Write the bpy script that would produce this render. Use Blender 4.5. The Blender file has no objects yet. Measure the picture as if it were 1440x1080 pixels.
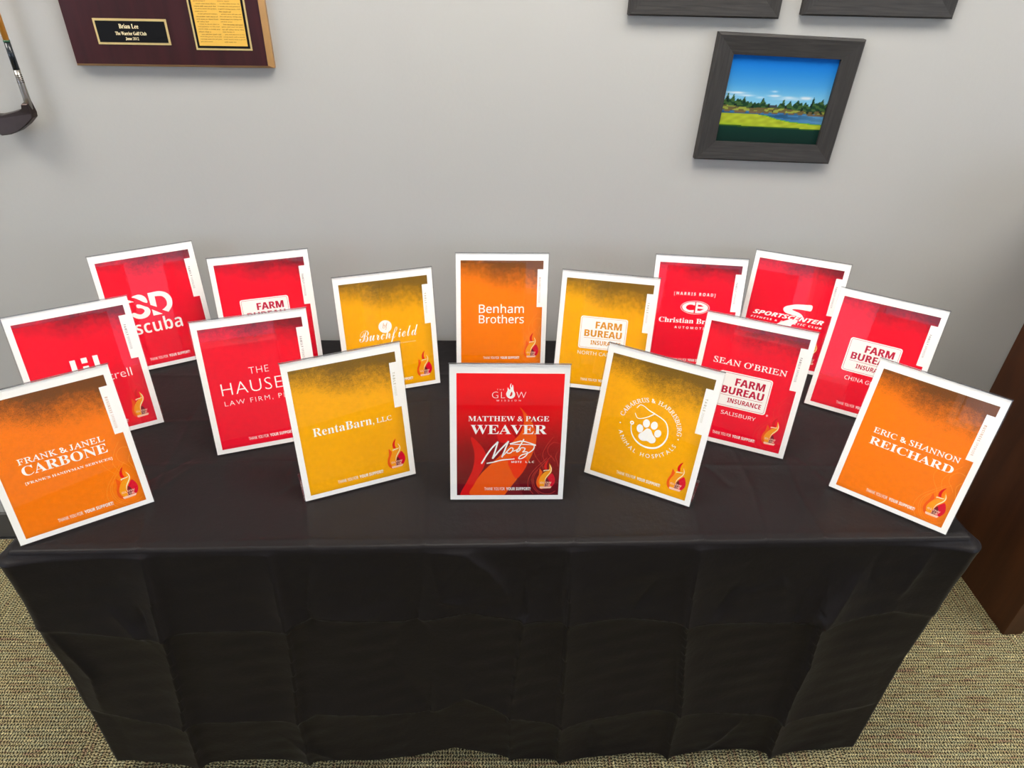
import bpy, bmesh, math, random
import numpy as np
from mathutils import Vector, Matrix
from mathutils.geometry import tessellate_polygon

random.seed(7)
rng = np.random.default_rng(11)
C = bpy.context.scene.collection
sc = bpy.context.scene
TZ = 0.74                     # table top height

# ------------------------------------------------------------------ camera
cam_d = bpy.data.cameras.new('camera')
cam = bpy.data.objects.new('camera', cam_d)
C.objects.link(cam)
R_ = Vector((0.99807846, -0.05140596, 0.03459492))
U_ = Vector((0.00094422, 0.57087127, 0.82103903))
F_ = Vector((0.06195554, 0.81942871, -0.56982286))
cam.matrix_world = Matrix(((R_.x, U_.x, -F_.x, 0), (R_.y, U_.y, -F_.y, 0),
                           (R_.z, U_.z, -F_.z, 0.96936 + TZ), (0, 0, 0, 1)))
cam_d.sensor_fit = 'HORIZONTAL'
cam_d.sensor_width = 36.0
cam_d.lens = 1007.18 / 1440 * 36.0
cam_d.clip_start = 0.02
sc.camera = cam

# ------------------------------------------------------------------ world, lights, exposure
sc.view_settings.view_transform = 'Standard'
sc.view_settings.look = 'None'
sc.view_settings.gamma = 1.0
sc.view_settings.use_curve_mapping = False
sc.view_settings.exposure = 2.0
w = bpy.data.worlds.new('world')
sc.world = w
w.use_nodes = True
w.node_tree.nodes['Background'].inputs[0].default_value = (0.62, 0.76, 1.0, 1)
w.node_tree.nodes['Background'].inputs[1].default_value = 1.7
sc.cycles.transparent_max_bounces = 24
PANEL_POWER = 5.2             # radiance of the ceiling diffusers
PANELS = [(0.25, 0.92), (-2.0, 0.92), (2.45, 0.92), (0.25, -1.75), (-2.0, -1.75), (2.45, -1.75)]


def srgb(r, g=None, b=None):
    if g is None:
        r, g, b = r
    out = []
    for c in (r, g, b):
        c = c / 255.0
        out.append(c / 12.92 if c <= 0.04045 else ((c + 0.055) / 1.055) ** 2.4)
    return tuple(out) + (1.0,)


# ------------------------------------------------------------------ material helpers
def new_mat(name):
    m = bpy.data.materials.new(name)
    m.use_nodes = True
    nt = m.node_tree
    b = nt.nodes['Principled BSDF']
    return m, nt, b


def N(nt, t, **kw):
    n = nt.nodes.new(t)
    for k, v in kw.items():
        if k.startswith('i_'):
            n.inputs[k[2:].replace('_', ' ')].default_value = v
        else:
            setattr(n, k, v)
    return n


def simple(name, col, rough=0.5, metal=0.0, spec=0.5, bump=0, bscale=300, var=0.0):
    m, nt, b = new_mat(name)
    b.inputs['Base Color'].default_value = col
    b.inputs['Roughness'].default_value = rough
    b.inputs['Metallic'].default_value = metal
    b.inputs['Specular IOR Level'].default_value = spec
    if bump or var:
        tc = N(nt, 'ShaderNodeTexCoord')
        no = N(nt, 'ShaderNodeTexNoise')
        no.inputs['Scale'].default_value = bscale
        no.inputs['Detail'].default_value = 5
        nt.links.new(tc.outputs['Object'], no.inputs['Vector'])
        if bump:
            bp = N(nt, 'ShaderNodeBump')
            bp.inputs['Strength'].default_value = bump
            bp.inputs['Distance'].default_value = 0.001
            nt.links.new(no.outputs['Fac'], bp.inputs['Height'])
            nt.links.new(bp.outputs['Normal'], b.inputs['Normal'])
        if var:
            mx = N(nt, 'ShaderNodeMix', data_type='RGBA')
            mx.inputs[6].default_value = tuple(c * (1 - var) for c in col[:3]) + (1,)
            mx.inputs[7].default_value = tuple(min(1, c * (1 + var)) for c in col[:3]) + (1,)
            nt.links.new(no.outputs['Fac'], mx.inputs[0])
            nt.links.new(mx.outputs[2], b.inputs['Base Color'])
    return m


def wood(name, c1, c2, axis='X', scale=9.0, rough=0.5, stretch=14.0, bump=0.25, spec=0.4):
    m, nt, b = new_mat(name)
    tc = N(nt, 'ShaderNodeTexCoord')
    mp = N(nt, 'ShaderNodeMapping')
    s = {'X': (scale, scale * stretch, scale * stretch), 'Z': (scale * stretch, scale * stretch, scale)}[axis]
    mp.inputs['Scale'].default_value = s
    nt.links.new(tc.outputs['Object'], mp.inputs['Vector'])
    no = N(nt, 'ShaderNodeTexNoise')
    no.inputs['Scale'].default_value = 1.0
    no.inputs['Detail'].default_value = 7
    no.inputs['Distortion'].default_value = 0.6
    nt.links.new(mp.outputs['Vector'], no.inputs['Vector'])
    rp = N(nt, 'ShaderNodeValToRGB')
    rp.color_ramp.elements[0].position = 0.34
    rp.color_ramp.elements[1].position = 0.68
    rp.color_ramp.elements[0].color = c1
    rp.color_ramp.elements[1].color = c2
    nt.links.new(no.outputs['Fac'], rp.inputs['Fac'])
    nt.links.new(rp.outputs['Color'], b.inputs['Base Color'])
    b.inputs['Roughness'].default_value = rough
    b.inputs['Specular IOR Level'].default_value = spec
    bp = N(nt, 'ShaderNodeBump')
    bp.inputs['Strength'].default_value = bump
    bp.inputs['Distance'].default_value = 0.001
    nt.links.new(no.outputs['Fac'], bp.inputs['Height'])
    nt.links.new(bp.outputs['Normal'], b.inputs['Normal'])
    return m


# wall paint
def wall_material():
    m, nt, b = new_mat('wall_paint')
    b.inputs['Roughness'].default_value = 0.62
    b.inputs['Specular IOR Level'].default_value = 0.3
    tc = N(nt, 'ShaderNodeTexCoord')
    n1 = N(nt, 'ShaderNodeTexNoise')
    n1.inputs['Scale'].default_value = 1.7
    n1.inputs['Detail'].default_value = 3
    mx = N(nt, 'ShaderNodeMix', data_type='RGBA')
    mx.inputs[6].default_value = srgb(166, 165, 162)
    mx.inputs[7].default_value = srgb(173, 171, 167)
    nt.links.new(tc.outputs['Object'], n1.inputs['Vector'])
    nt.links.new(n1.outputs['Fac'], mx.inputs[0])
    nt.links.new(mx.outputs[2], b.inputs['Base Color'])
    n2 = N(nt, 'ShaderNodeTexNoise')
    n2.inputs['Scale'].default_value = 95
    n2.inputs['Detail'].default_value = 3
    nt.links.new(tc.outputs['Object'], n2.inputs['Vector'])
    bp = N(nt, 'ShaderNodeBump')
    bp.inputs['Strength'].default_value = 0.25
    bp.inputs['Distance'].default_value = 0.0012
    nt.links.new(n2.outputs['Fac'], bp.inputs['Height'])
    nt.links.new(bp.outputs['Normal'], b.inputs['Normal'])
    return m


def carpet_material():
    m, nt, b = new_mat('carpet_yarn')
    b.inputs['Roughness'].default_value = 0.95
    b.inputs['Specular IOR Level'].default_value = 0.1
    tc = N(nt, 'ShaderNodeTexCoord')
    oi = N(nt, 'ShaderNodeObjectInfo')
    mul = N(nt, 'ShaderNodeMath', operation='MULTIPLY')
    mul.inputs[1].default_value = 37.0
    nt.links.new(oi.outputs['Random'], mul.inputs[0])

    def noise(sx, sy, detail=2, rough=0.6, off=0.0):
        mp = N(nt, 'ShaderNodeMapping')
        mp.inputs['Scale'].default_value = (sx, sy, 1)
        mp.inputs['Location'].default_value = (off, off * 1.7, 0)
        nt.links.new(tc.outputs['Object'], mp.inputs['Vector'])
        no = N(nt, 'ShaderNodeTexNoise', noise_dimensions='4D')
        no.inputs['Scale'].default_value = 1
        no.inputs['Detail'].default_value = detail
        no.inputs['Roughness'].default_value = rough
        nt.links.new(mp.outputs['Vector'], no.inputs['Vector'])
        nt.links.new(mul.outputs[0], no.inputs['W'])
        return no
    # base yarn colour in long dashes along the row
    a = noise(16, 130, 3, 0.7)
    rp = N(nt, 'ShaderNodeValToRGB')
    cr = rp.color_ramp
    cr.elements[0].position = 0.28
    cr.elements[0].color = srgb(108, 86, 72)
    cr.elements[1].position = 0.76
    cr.elements[1].color = srgb(205, 194, 158)
    for p, c in ((0.38, (145, 118, 92)), (0.43, (138, 128, 92)), (0.5, (164, 150, 112)), (0.56, (138, 136, 108)), (0.64, (184, 170, 124))):
        e = cr.elements.new(p)
        e.color = srgb(*c)
    nt.links.new(a.outputs['Fac'], rp.inputs['Fac'])
    # rows and stitches
    sep = N(nt, 'ShaderNodeSeparateXYZ')
    nt.links.new(tc.outputs['Object'], sep.inputs[0])

    def wave(sock, period, phase_sock=None):
        mm = N(nt, 'ShaderNodeMath', operation='MULTIPLY')
        mm.inputs[1].default_value = 2 * math.pi / period
        nt.links.new(sock, mm.inputs[0])
        src = mm.outputs[0]
        if phase_sock is not None:
            ad = N(nt, 'ShaderNodeMath', operation='ADD')
            nt.links.new(src, ad.inputs[0])
            nt.links.new(phase_sock, ad.inputs[1])
            src = ad.outputs[0]
        sn = N(nt, 'ShaderNodeMath', operation='SINE')
        nt.links.new(src, sn.inputs[0])
        return sn.outputs[0]
    row = wave(sep.outputs['Y'], 0.0085)
    ph = noise(60, 240, 1, 0.5, 3.0)
    phm = N(nt, 'ShaderNodeMath', operation='MULTIPLY')
    phm.inputs[1].default_value = 14.0
    nt.links.new(ph.outputs['Fac'], phm.inputs[0])
    st = wave(sep.outputs['X'], 0.0070, phm.outputs[0])
    ad = N(nt, 'ShaderNodeMath', operation='MULTIPLY_ADD')
    ad.inputs[1].default_value = 1.7
    nt.links.new(st, ad.inputs[0])
    nt.links.new(row, ad.inputs[2])
    fine = noise(420, 420, 2, 0.6, 9.0)
    fm = N(nt, 'ShaderNodeMath', operation='MULTIPLY_ADD')
    fm.inputs[1].default_value = 4.6
    nt.links.new(fine.outputs['Fac'], fm.inputs[0])
    nt.links.new(ad.outputs[0], fm.inputs[2])          # about 0.2 .. 3.2
    mr = N(nt, 'ShaderNodeMapRange')
    mr.inputs['From Min'].default_value = 0.9
    mr.inputs['From Max'].default_value = 3.7
    mr.inputs['To Min'].default_value = 0.12
    mr.inputs['To Max'].default_value = 1.95
    nt.links.new(fm.outputs[0], mr.inputs['Value'])
    vm = N(nt, 'ShaderNodeVectorMath', operation='SCALE')
    nt.links.new(rp.outputs['Color'], vm.inputs[0])
    nt.links.new(mr.outputs['Result'], vm.inputs['Scale'])
    nt.links.new(vm.outputs[0], b.inputs['Base Color'])
    bp = N(nt, 'ShaderNodeBump')
    bp.inputs['Strength'].default_value = 0.8
    bp.inputs['Distance'].default_value = 0.0015
    nt.links.new(fm.outputs[0], bp.inputs['Height'])
    nt.links.new(bp.outputs['Normal'], b.inputs['Normal'])
    return m


def cloth_material():
    m, nt, b = new_mat('black_satin')
    b.inputs['Base Color'].default_value = (0.0100, 0.0084, 0.0088, 1)
    b.inputs['Roughness'].default_value = 0.43
    b.inputs['Specular IOR Level'].default_value = 0.11
    b.inputs['Sheen Weight'].default_value = 0.02
    b.inputs['Sheen Roughness'].default_value = 0.35
    b.inputs['Sheen Tint'].default_value = (0.62, 0.72, 0.95, 1)
    tc = N(nt, 'ShaderNodeTexCoord')
    n1 = N(nt, 'ShaderNodeTexNoise')
    n1.inputs['Scale'].default_value = 900
    n1.inputs['Detail'].default_value = 2
    n2 = N(nt, 'ShaderNodeTexNoise')
    n2.inputs['Scale'].default_value = 22
    n2.inputs['Detail'].default_value = 6
    n2.inputs['Roughness'].default_value = 0.62
    for n in (n1, n2):
        nt.links.new(tc.outputs['Object'], n.inputs['Vector'])
    ad = N(nt, 'ShaderNodeMath', operation='MULTIPLY_ADD')
    ad.inputs[1].default_value = 0.05
    nt.links.new(n1.outputs['Fac'], ad.inputs[0])
    nt.links.new(n2.outputs['Fac'], ad.inputs[2])
    bp = N(nt, 'ShaderNodeBump')
    bp.inputs['Strength'].default_value = 0.30
    bp.inputs['Distance'].default_value = 0.006
    nt.links.new(ad.outputs[0], bp.inputs['Height'])
    nt.links.new(bp.outputs['Normal'], b.inputs['Normal'])
    return m


def acrylic(name, tint, refl=1.35, edge=False):
    m = bpy.data.materials.new(name)
    m.use_nodes = True
    nt = m.node_tree
    nt.nodes.clear()
    out = N(nt, 'ShaderNodeOutputMaterial')
    tr = N(nt, 'ShaderNodeBsdfTransparent')
    tr.inputs['Color'].default_value = tint
    gl = N(nt, 'ShaderNodeBsdfGlossy')
    gl.inputs['Roughness'].default_value = 0.015 if not edge else 0.15
    gl.inputs['Color'].default_value = (1, 1, 1, 1)
    fr = N(nt, 'ShaderNodeFresnel')
    fr.inputs['IOR'].default_value = 1.49
    geo = N(nt, 'ShaderNodeNewGeometry')
    inv = N(nt, 'ShaderNodeMath', operation='SUBTRACT')
    inv.inputs[0].default_value = 1.0
    nt.links.new(geo.outputs['Backfacing'], inv.inputs[1])
    mu = N(nt, 'ShaderNodeMath', operation='MULTIPLY')
    nt.links.new(fr.outputs[0], mu.inputs[0])
    nt.links.new(inv.outputs[0], mu.inputs[1])
    mu2 = N(nt, 'ShaderNodeMath', operation='MULTIPLY')
    mu2.use_clamp = True
    mu2.inputs[1].default_value = refl
    nt.links.new(mu.outputs[0], mu2.inputs[0])
    mx = N(nt, 'ShaderNodeMixShader')
    nt.links.new(mu2.outputs[0], mx.inputs[0])
    nt.links.new(tr.outputs[0], mx.inputs[1])
    nt.links.new(gl.outputs[0], mx.inputs[2])
    last = mx
    if edge:
        df = N(nt, 'ShaderNodeBsdfDiffuse')
        df.inputs['Color'].default_value = (0.10, 0.10, 0.105, 1)
        m2 = N(nt, 'ShaderNodeMixShader')
        m2.inputs[0].default_value = 0.25
        nt.links.new(mx.outputs[0], m2.inputs[1])
        nt.links.new(df.outputs[0], m2.inputs[2])
        last = m2
    nt.links.new(last.outputs[0], out.inputs['Surface'])
    return m


def print_bg(name, base, dark, dark2, spread=0.0, spk=0.5):
    """mottled printed background with a burnt top edge; UV = card fractions"""
    m, nt, b = new_mat(name)
    b.inputs['Roughness'].default_value = 0.85
    b.inputs['Specular IOR Level'].default_value = 0.08
    uv = N(nt, 'ShaderNodeUVMap')
    sep = N(nt, 'ShaderNodeSeparateXYZ')
    nt.links.new(uv.outputs[0], sep.inputs[0])

    def noise(s, d, r, dist=0.0, sx=1.0):
        mp = N(nt, 'ShaderNodeMapping')
        mp.inputs['Scale'].default_value = (sx, 1.29, 1)
        nt.links.new(uv.outputs[0], mp.inputs['Vector'])
        n = N(nt, 'ShaderNodeTexNoise')
        n.inputs['Scale'].default_value = s
        n.inputs['Detail'].default_value = d
        n.inputs['Roughness'].default_value = r
        n.inputs['Distortion'].default_value = dist
        nt.links.new(mp.outputs['Vector'], n.inputs['Vector'])
        return n.outputs['Fac']

    def math2(op, a, bb, c=None):
        n = N(nt, 'ShaderNodeMath', operation=op)
        for i, s in enumerate((a, bb, c)):
            if s is None:
                continue
            if isinstance(s, (int, float)):
                n.inputs[i].default_value = s
            else:
                nt.links.new(s, n.inputs[i])
        return n.outputs[0]

    def rng_(v, a, bb, c=0.0, d=1.0):
        n = N(nt, 'ShaderNodeMapRange', interpolation_type='SMOOTHSTEP')
        for k, val in (('From Min', a), ('From Max', bb), ('To Min', c), ('To Max', d)):
            n.inputs[k].default_value = val
        nt.links.new(v, n.inputs['Value'])
        return n.outputs['Result']
    big = noise(3.2, 4, 0.6, 0.3)
    mid = noise(22, 10, 0.80, 0.2)
    fine = noise(120, 4, 0.85)
    u, v = sep.outputs['X'], sep.outputs['Y']
    # top burn
    t = math2('MULTIPLY_ADD', big, 0.20, v)
    t = math2('MULTIPLY_ADD', mid, 0.36, t)
    t = math2('MULTIPLY_ADD', fine, 0.20, t)
    t = math2('MULTIPLY_ADD', u, 0.14, t)
    top = rng_(t, 1.18 - spread, 1.42 - spread)
    # side edges
    r = math2('MULTIPLY_ADD', mid, 0.10, u)
    side = rng_(r, 0.88, 1.10, 0.0, 0.55)
    l = math2('MULTIPLY_ADD', mid, -0.06, u)
    left = rng_(l, -0.02, 0.05, 0.35, 0.0)
    bo = math2('MULTIPLY_ADD', mid, -0.06, v)
    bot = rng_(bo, -0.03, 0.05, 0.45, 0.0)
    f = math2('MAXIMUM', top, side)
    f = math2('MAXIMUM', f, left)
    f = math2('MAXIMUM', f, bot)
    # speckle stronger towards the burnt part
    sp = rng_(fine, 0.50, 0.72)
    amt = math2('MULTIPLY_ADD', f, 0.75, 0.16)
    sp = math2('MULTIPLY', sp, amt)
    sp = math2('MULTIPLY', sp, spk)
    mx = N(nt, 'ShaderNodeMix', data_type='RGBA')
    mx.inputs[6].default_value = base
    mx.inputs[7].default_value = dark
    nt.links.new(f, mx.inputs[0])
    mx2 = N(nt, 'ShaderNodeMix', data_type='RGBA')
    mx2.inputs[7].default_value = dark2
    nt.links.new(sp, mx2.inputs[0])
    nt.links.new(mx.outputs[2], mx2.inputs[6])
    k = rng_(mid, 0.3, 0.7, 0.90, 1.03)
    vm = N(nt, 'ShaderNodeVectorMath', operation='SCALE')
    nt.links.new(mx2.outputs[2], vm.inputs[0])
    nt.links.new(k, vm.inputs['Scale'])
    nt.links.new(vm.outputs[0], b.inputs['Base Color'])
    return m


M = {}
M['wall'] = wall_material()
M['carpet'] = carpet_material()
M['cloth'] = cloth_material()
M['ceiling'] = simple('ceiling_tile', srgb(225, 224, 220), 0.9, bump=0.4, bscale=120)
M['trim'] = simple('grey_rubber_base', srgb(70, 68, 66), 0.6, var=0.05, bscale=20)
M['metal'] = simple('white_metal', srgb(225, 225, 225), 0.4, var=0.03, bscale=30)
M['paper'] = simple('card_paper', srgb(252, 250, 246), 0.6, spec=0.3, bscale=40, var=0.012)
M['ink_white'] = simple('unprinted_white', srgb(253, 250, 244), 0.6, spec=0.3, bscale=40, var=0.012)
M['acr'] = acrylic('clear_acrylic', (0.985, 0.985, 0.985, 1))
M['cut_pane'] = acrylic('light_cutting_pane', (0.40, 0.40, 0.40, 1), 1.0)  # dark tint added to cut rear daylight and its haze on the holders
M['acr_edge'] = acrylic('clear_acrylic_edge', (0.78, 0.78, 0.80, 1), 1.5, True)
M['red'] = print_bg('print_red', srgb(252, 0, 44), srgb(112, 26, 40), srgb(84, 26, 34), -0.02, 0.35)
M['orange'] = print_bg('print_orange', srgb(255, 130, 0), srgb(120, 68, 22), srgb(70, 48, 22), 0.05, 0.8)
M['yellow'] = print_bg('print_yellow', srgb(255, 180, 0), srgb(128, 94, 22), srgb(76, 64, 24), 0.05, 0.8)
for nm, col in dict(ink_red=(225, 12, 20), ink_crimson=(222, 0, 46), ink_orange=(243, 92, 8), ink_amber=(248, 160, 20),
                    ink_gold=(250, 196, 36), ink_maroon=(120, 24, 34), ink_cream=(255, 236, 190), ink_pink=(255, 205, 180),
                    ink_boxred=(196, 14, 60), ink_boxyellow=(222, 150, 20), line_orange=(255, 158, 50), line_red=(238, 70, 60),
                    line_yellow=(242, 176, 30), tab_grey=(120, 98, 100), tab_orange=(205, 150, 110), tab_yellow=(190, 180, 150), black=(18, 16, 15)).items():
    M[nm] = simple(nm, srgb(*col), 0.85, spec=0.08, var=0.02, bscale=60)


# ------------------------------------------------------------------ mesh helpers
def link(name, me, parent=None, mat=None):
    o = bpy.data.objects.new(name, me)
    C.objects.link(o)
    if parent is not None:
        o.parent = parent
    if mat is not None:
        me.materials.append(mat)
    return o


def tag(o, label=None, cat=None, group=None, kind=None):
    if label:
        o['label'] = label
    if cat:
        o['category'] = cat
    if group:
        o['group'] = group
    if kind:
        o['kind'] = kind
    return o


def mesh_py(name, v, f, smooth=False):
    me = bpy.data.meshes.new(name)
    me.from_pydata([tuple(map(float, p)) for p in v], [], f)
    if smooth:
        for p in me.polygons:
            p.use_smooth = True
    me.update()
    return me


def bm_box(bm, x0, x1, y0, y1, z0, z1, bev=0.0, seg=1):
    vs = [bm.verts.new(p) for p in ((x0, y0, z0), (x1, y0, z0), (x1, y1, z0), (x0, y1, z0),
                                    (x0, y0, z1), (x1, y0, z1), (x1, y1, z1), (x0, y1, z1))]
    fs = [bm.faces.new([vs[i] for i in q]) for q in ((3, 2, 1, 0), (4, 5, 6, 7), (0, 1, 5, 4), (1, 2, 6, 5), (2, 3, 7, 6), (3, 0, 4, 7))]
    if bev:
        es = list({e for f in fs for e in f.edges})
        bmesh.ops.bevel(bm, geom=es, offset=bev, segments=seg, affect='EDGES', profile=0.6)
    return vs


def box(name, x0, x1, y0, y1, z0, z1, mat, parent=None, bev=0.0, seg=1):
    bm = bmesh.new()
    bm_box(bm, x0, x1, y0, y1, z0, z1, bev, seg)
    me = bpy.data.meshes.new(name)
    bm.to_mesh(me)
    bm.free()
    return link(name, me, parent, mat)


def empty(name, loc=(0, 0, 0), rz=0.0):
    o = bpy.data.objects.new(name, None)
    o.empty_display_size = 0.1
    o.location = loc
    o.rotation_euler = (0, 0, rz)
    C.objects.link(o)
    return o


def struct(o):
    o['kind'] = 'structure'
    return o


# ------------------------------------------------------------------ the room
XL, XR, YB, YW, ZC = -3.1, 3.4, -3.2, 1.64, 2.7
floor = struct(box('floor', XL, XR, YB, YW, -0.05, -0.0055, M['trim']))
struct(box('ceiling', XL, XR, YB, YW, ZC, ZC + 0.05, M['ceiling']))
struct(box('wall_back', XL - 0.1, XR + 0.1, YW, YW + 0.12, -0.05, ZC + 0.05, M['wall']))
WY = (-1.9, 0.1)
WZS = (0.95, 2.1)
for nm, xa, xb, wn in (('wall_left', XL - 0.12, XL, 3), ('wall_right', XR, XR + 0.12, 4)):
    bm = bmesh.new()
    bm_box(bm, xa, xb, YB, YW, -0.05, WZS[0])
    bm_box(bm, xa, xb, YB, YW, WZS[1], ZC + 0.05)
    bm_box(bm, xa, xb, YB, WY[0], WZS[0], WZS[1])
    bm_box(bm, xa, xb, WY[1], YW, WZS[0], WZS[1])
    me = bpy.data.meshes.new(nm)
    bm.to_mesh(me)
    bm.free()
    struct(link(nm, me, None, M['wall']))
    bm = bmesh.new()
    xm = (xa + xb) / 2
    for q in ((WY[0], WY[1], WZS[0], WZS[0] + 0.05), (WY[0], WY[1], WZS[1] - 0.05, WZS[1]), (WY[0], WY[0] + 0.05, WZS[0] + 0.05, WZS[1] - 0.05), (WY[1] - 0.05, WY[1], WZS[0] + 0.05, WZS[1] - 0.05)):
        bm_box(bm, xm - 0.03, xm + 0.03, q[0], q[1], q[2], q[3])
    me = bpy.data.meshes.new('window_frame')
    bm.to_mesh(me)
    bm.free()
    wf = struct(link('window_%d' % wn, me, None, M['metal']))
    box('window_pane', xm - 0.003, xm + 0.003, WY[0] + 0.05, WY[1] - 0.05, WZS[0] + 0.05, WZS[1] - 0.05, M['acr'], wf)
# wall behind the photographer with two windows
bm = bmesh.new()
WX = [(-2.3, -0.5), (0.2, 2.0)]
WZ = (0.95, 2.15)
bm_box(bm, XL, XR, YB - 0.12, YB, -0.05, WZ[0])
bm_box(bm, XL, XR, YB - 0.12, YB, WZ[1], ZC + 0.05)
xs = [XL] + [a for p in WX for a in p] + [XR]
for i in range(0, len(xs), 2):
    bm_box(bm, xs[i], xs[i + 1], YB - 0.12, YB, WZ[0], WZ[1])
me = bpy.data.meshes.new('wall_front')
bm.to_mesh(me)
bm.free()
struct(link('wall_front', me, None, M['wall']))
for k, (a, b_) in enumerate(WX):
    bm = bmesh.new()
    y0, y1 = YB - 0.09, YB - 0.03
    for q in ((a, a + 0.05, WZ[0], WZ[1]), (b_ - 0.05, b_, WZ[0], WZ[1]), (a + 0.05, b_ - 0.05, WZ[0], WZ[0] + 0.05),
              (a + 0.05, b_ - 0.05, WZ[1] - 0.05, WZ[1]), ((a + b_) / 2 - 0.02, (a + b_) / 2 + 0.02, WZ[0] + 0.05, WZ[1] - 0.05)):
        bm_box(bm, q[0], q[1], y0, y1, q[2], q[3])
    me = bpy.data.meshes.new('window_frame')
    bm.to_mesh(me)
    bm.free()
    wf = struct(link('window_%d' % (k + 1), me, None, M['metal']))
    box('window_pane', a + 0.05, b_ - 0.05, YB - 0.063, YB - 0.057, WZ[0] + 0.05, WZ[1] - 0.05, M['cut_pane'], wf)
struct(box('baseboard_back', XL, 1.5, YW - 0.012, YW, 0, 0.1, M['trim'], bev=0.003))

# carpet tiles, quarter-turned, laid slightly askew to the wall
TS = 0.61
ang = math.radians(-1.9)
tile_me = {}
bm = bmesh.new()
bm_box(bm, -TS / 2 + 0.0004, TS / 2 - 0.0004, -TS / 2 + 0.0004, TS / 2 - 0.0004, -0.0055, 0.0, 0.0012, 1)
tm = bpy.data.meshes.new('carpet_tile')
bm.to_mesh(tm)
bm.free()
tm.materials.append(M['carpet'])
ca, sa = math.cos(ang), math.sin(ang)
org = Vector((0.93, 1.236 ))
for i in range(-7, 5):
    for j in range(-8, 1):
        lx, ly = (i + 0.5) * TS, (j + 0.5) * TS
        x, y = org.x + lx * ca - ly * sa, org.y + lx * sa + ly * ca
        if x < XL + 0.33 or x > XR - 0.33 or y < YB + 0.33:
            continue
        me_ = tm
        if j == 0:
            dp = min(TS, (YW - 0.014 - (y - TS / 2)) + 0.0) - 0.012
            lo_, hi_ = -TS / 2 + 0.0004, -TS / 2 + dp
            bm = bmesh.new()
            if (i + j + 1) % 2:
                bm_box(bm, lo_, hi_, -TS / 2 + 0.0004, TS / 2 - 0.0004, -0.0055, 0.0, 0.0012, 1)
            else:
                bm_box(bm, -TS / 2 + 0.0004, TS / 2 - 0.0004, lo_, hi_, -0.0055, 0.0, 0.0012, 1)
            me_ = bpy.data.meshes.new('carpet_tile')
            bm.to_mesh(me_)
            bm.free()
            me_.materials.append(M['carpet'])
        o = bpy.data.objects.new('carpet_tile', me_)
        C.objects.link(o)
        o.parent = floor
        o.location = (x, y, 0)
        # columns of rows running across / away alternate
        quarter = (i + j + 1) % 2
        o.rotation_euler = (0, 0, ang + (math.pi / 2 if quarter else 0))

# ceiling lamps: fluorescent troffers, rear row added to fill the sign fronts
em = bpy.data.materials.new('lit_diffuser')
em.use_nodes = True
eb = em.node_tree.nodes['Principled BSDF']
eb.inputs['Base Color'].default_value = (0.9, 0.9, 0.9, 1)
eb.inputs['Emission Color'].default_value = (1.0, 0.955, 0.88, 1)
eb.inputs['Emission Strength'].default_value = PANEL_POWER
em_fill = em.copy()
em_fill.node_tree.nodes['Principled BSDF'].inputs['Emission Strength'].default_value = PANEL_POWER * 0.38  # rear row glows only as added frontal fill for the signs
for (px, py) in PANELS:
    t = empty('ceiling_light', (px, py, ZC))
    where = ('left' if px < -1 else 'right' if px > 1 else 'middle')
    row_ = 'over the table end of the room' if py > 0 else 'over the window end of the room'
    tag(t, 'white framed ceiling panel, %s, %s one %s' % ('bright' if py > 0 else 'added fill light', where, row_), 'ceiling light', 'ceiling panels')
    bm = bmesh.new()
    for q in ((-0.62, 0.62, -0.32, -0.30), (-0.62, 0.62, 0.30, 0.32), (-0.62, -0.60, -0.30, 0.30), (0.60, 0.62, -0.30, 0.30)):
        bm_box(bm, q[0], q[1], q[2], q[3], -0.015, 0)
    me = bpy.data.meshes.new('lamp_frame')
    bm.to_mesh(me)
    bm.free()
    link('lamp_frame', me, t, M['metal'])
    box('diffuser', -0.60, 0.60, -0.30, 0.30, -0.010, -0.001, em if py > 0 else em_fill, t)

# ------------------------------------------------------------------ cabinet at the right
M['cherry'] = wood('dark_cherry', srgb(58, 30, 14), srgb(76, 41, 20), 'Z', 2.2, 0.42, 9, 0.06, 0.35)
cb = empty('storage_cabinet', (1.527, 1.198, 0))
tag(cb, 'dark brown wooden cabinet side standing right of the table against the wall', 'cabinet')
CH, CWD = 1.22, 0.95
yb_ = YW - 1.198 - 0.002
box('side_panel', 0, 0.058, 0, yb_, 0.0, CH, M['cherry'], cb, 0.0015)
box('side_panel', CWD - 0.058, CWD, 0, yb_, 0.0, CH, M['cherry'], cb, 0.0015)
box('top_panel', -0.01, CWD + 0.01, -0.01, yb_, CH, CH + 0.03, M['cherry'], cb, 0.003)
box('back_panel', 0.058, CWD - 0.058, yb_ - 0.01, yb_, 0.08, CH, M['cherry'], cb)
box('toe_kick', 0.058, CWD - 0.058, 0.06, 0.075, 0.0, 0.08, M['black'], cb)
box('bottom_shelf', 0.058, CWD - 0.058, 0.02, yb_ - 0.01, 0.08, 0.10, M['cherry'], cb)
for k in range(2):
    x0 = 0.06 + k * (CWD - 0.12) / 2
    x1 = x0 + (CWD - 0.12) / 2 - 0.003
    d = box('door', x0, x1, 0.004, 0.022, 0.102, CH - 0.003, M['cherry'], cb, 0.001)
    hx = x1 - 0.035 if k == 0 else x0 + 0.035
    box('handle', hx - 0.005, hx + 0.005, -0.018, 0.004, 0.62, 0.76, M['metal'], d, 0.002)


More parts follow.
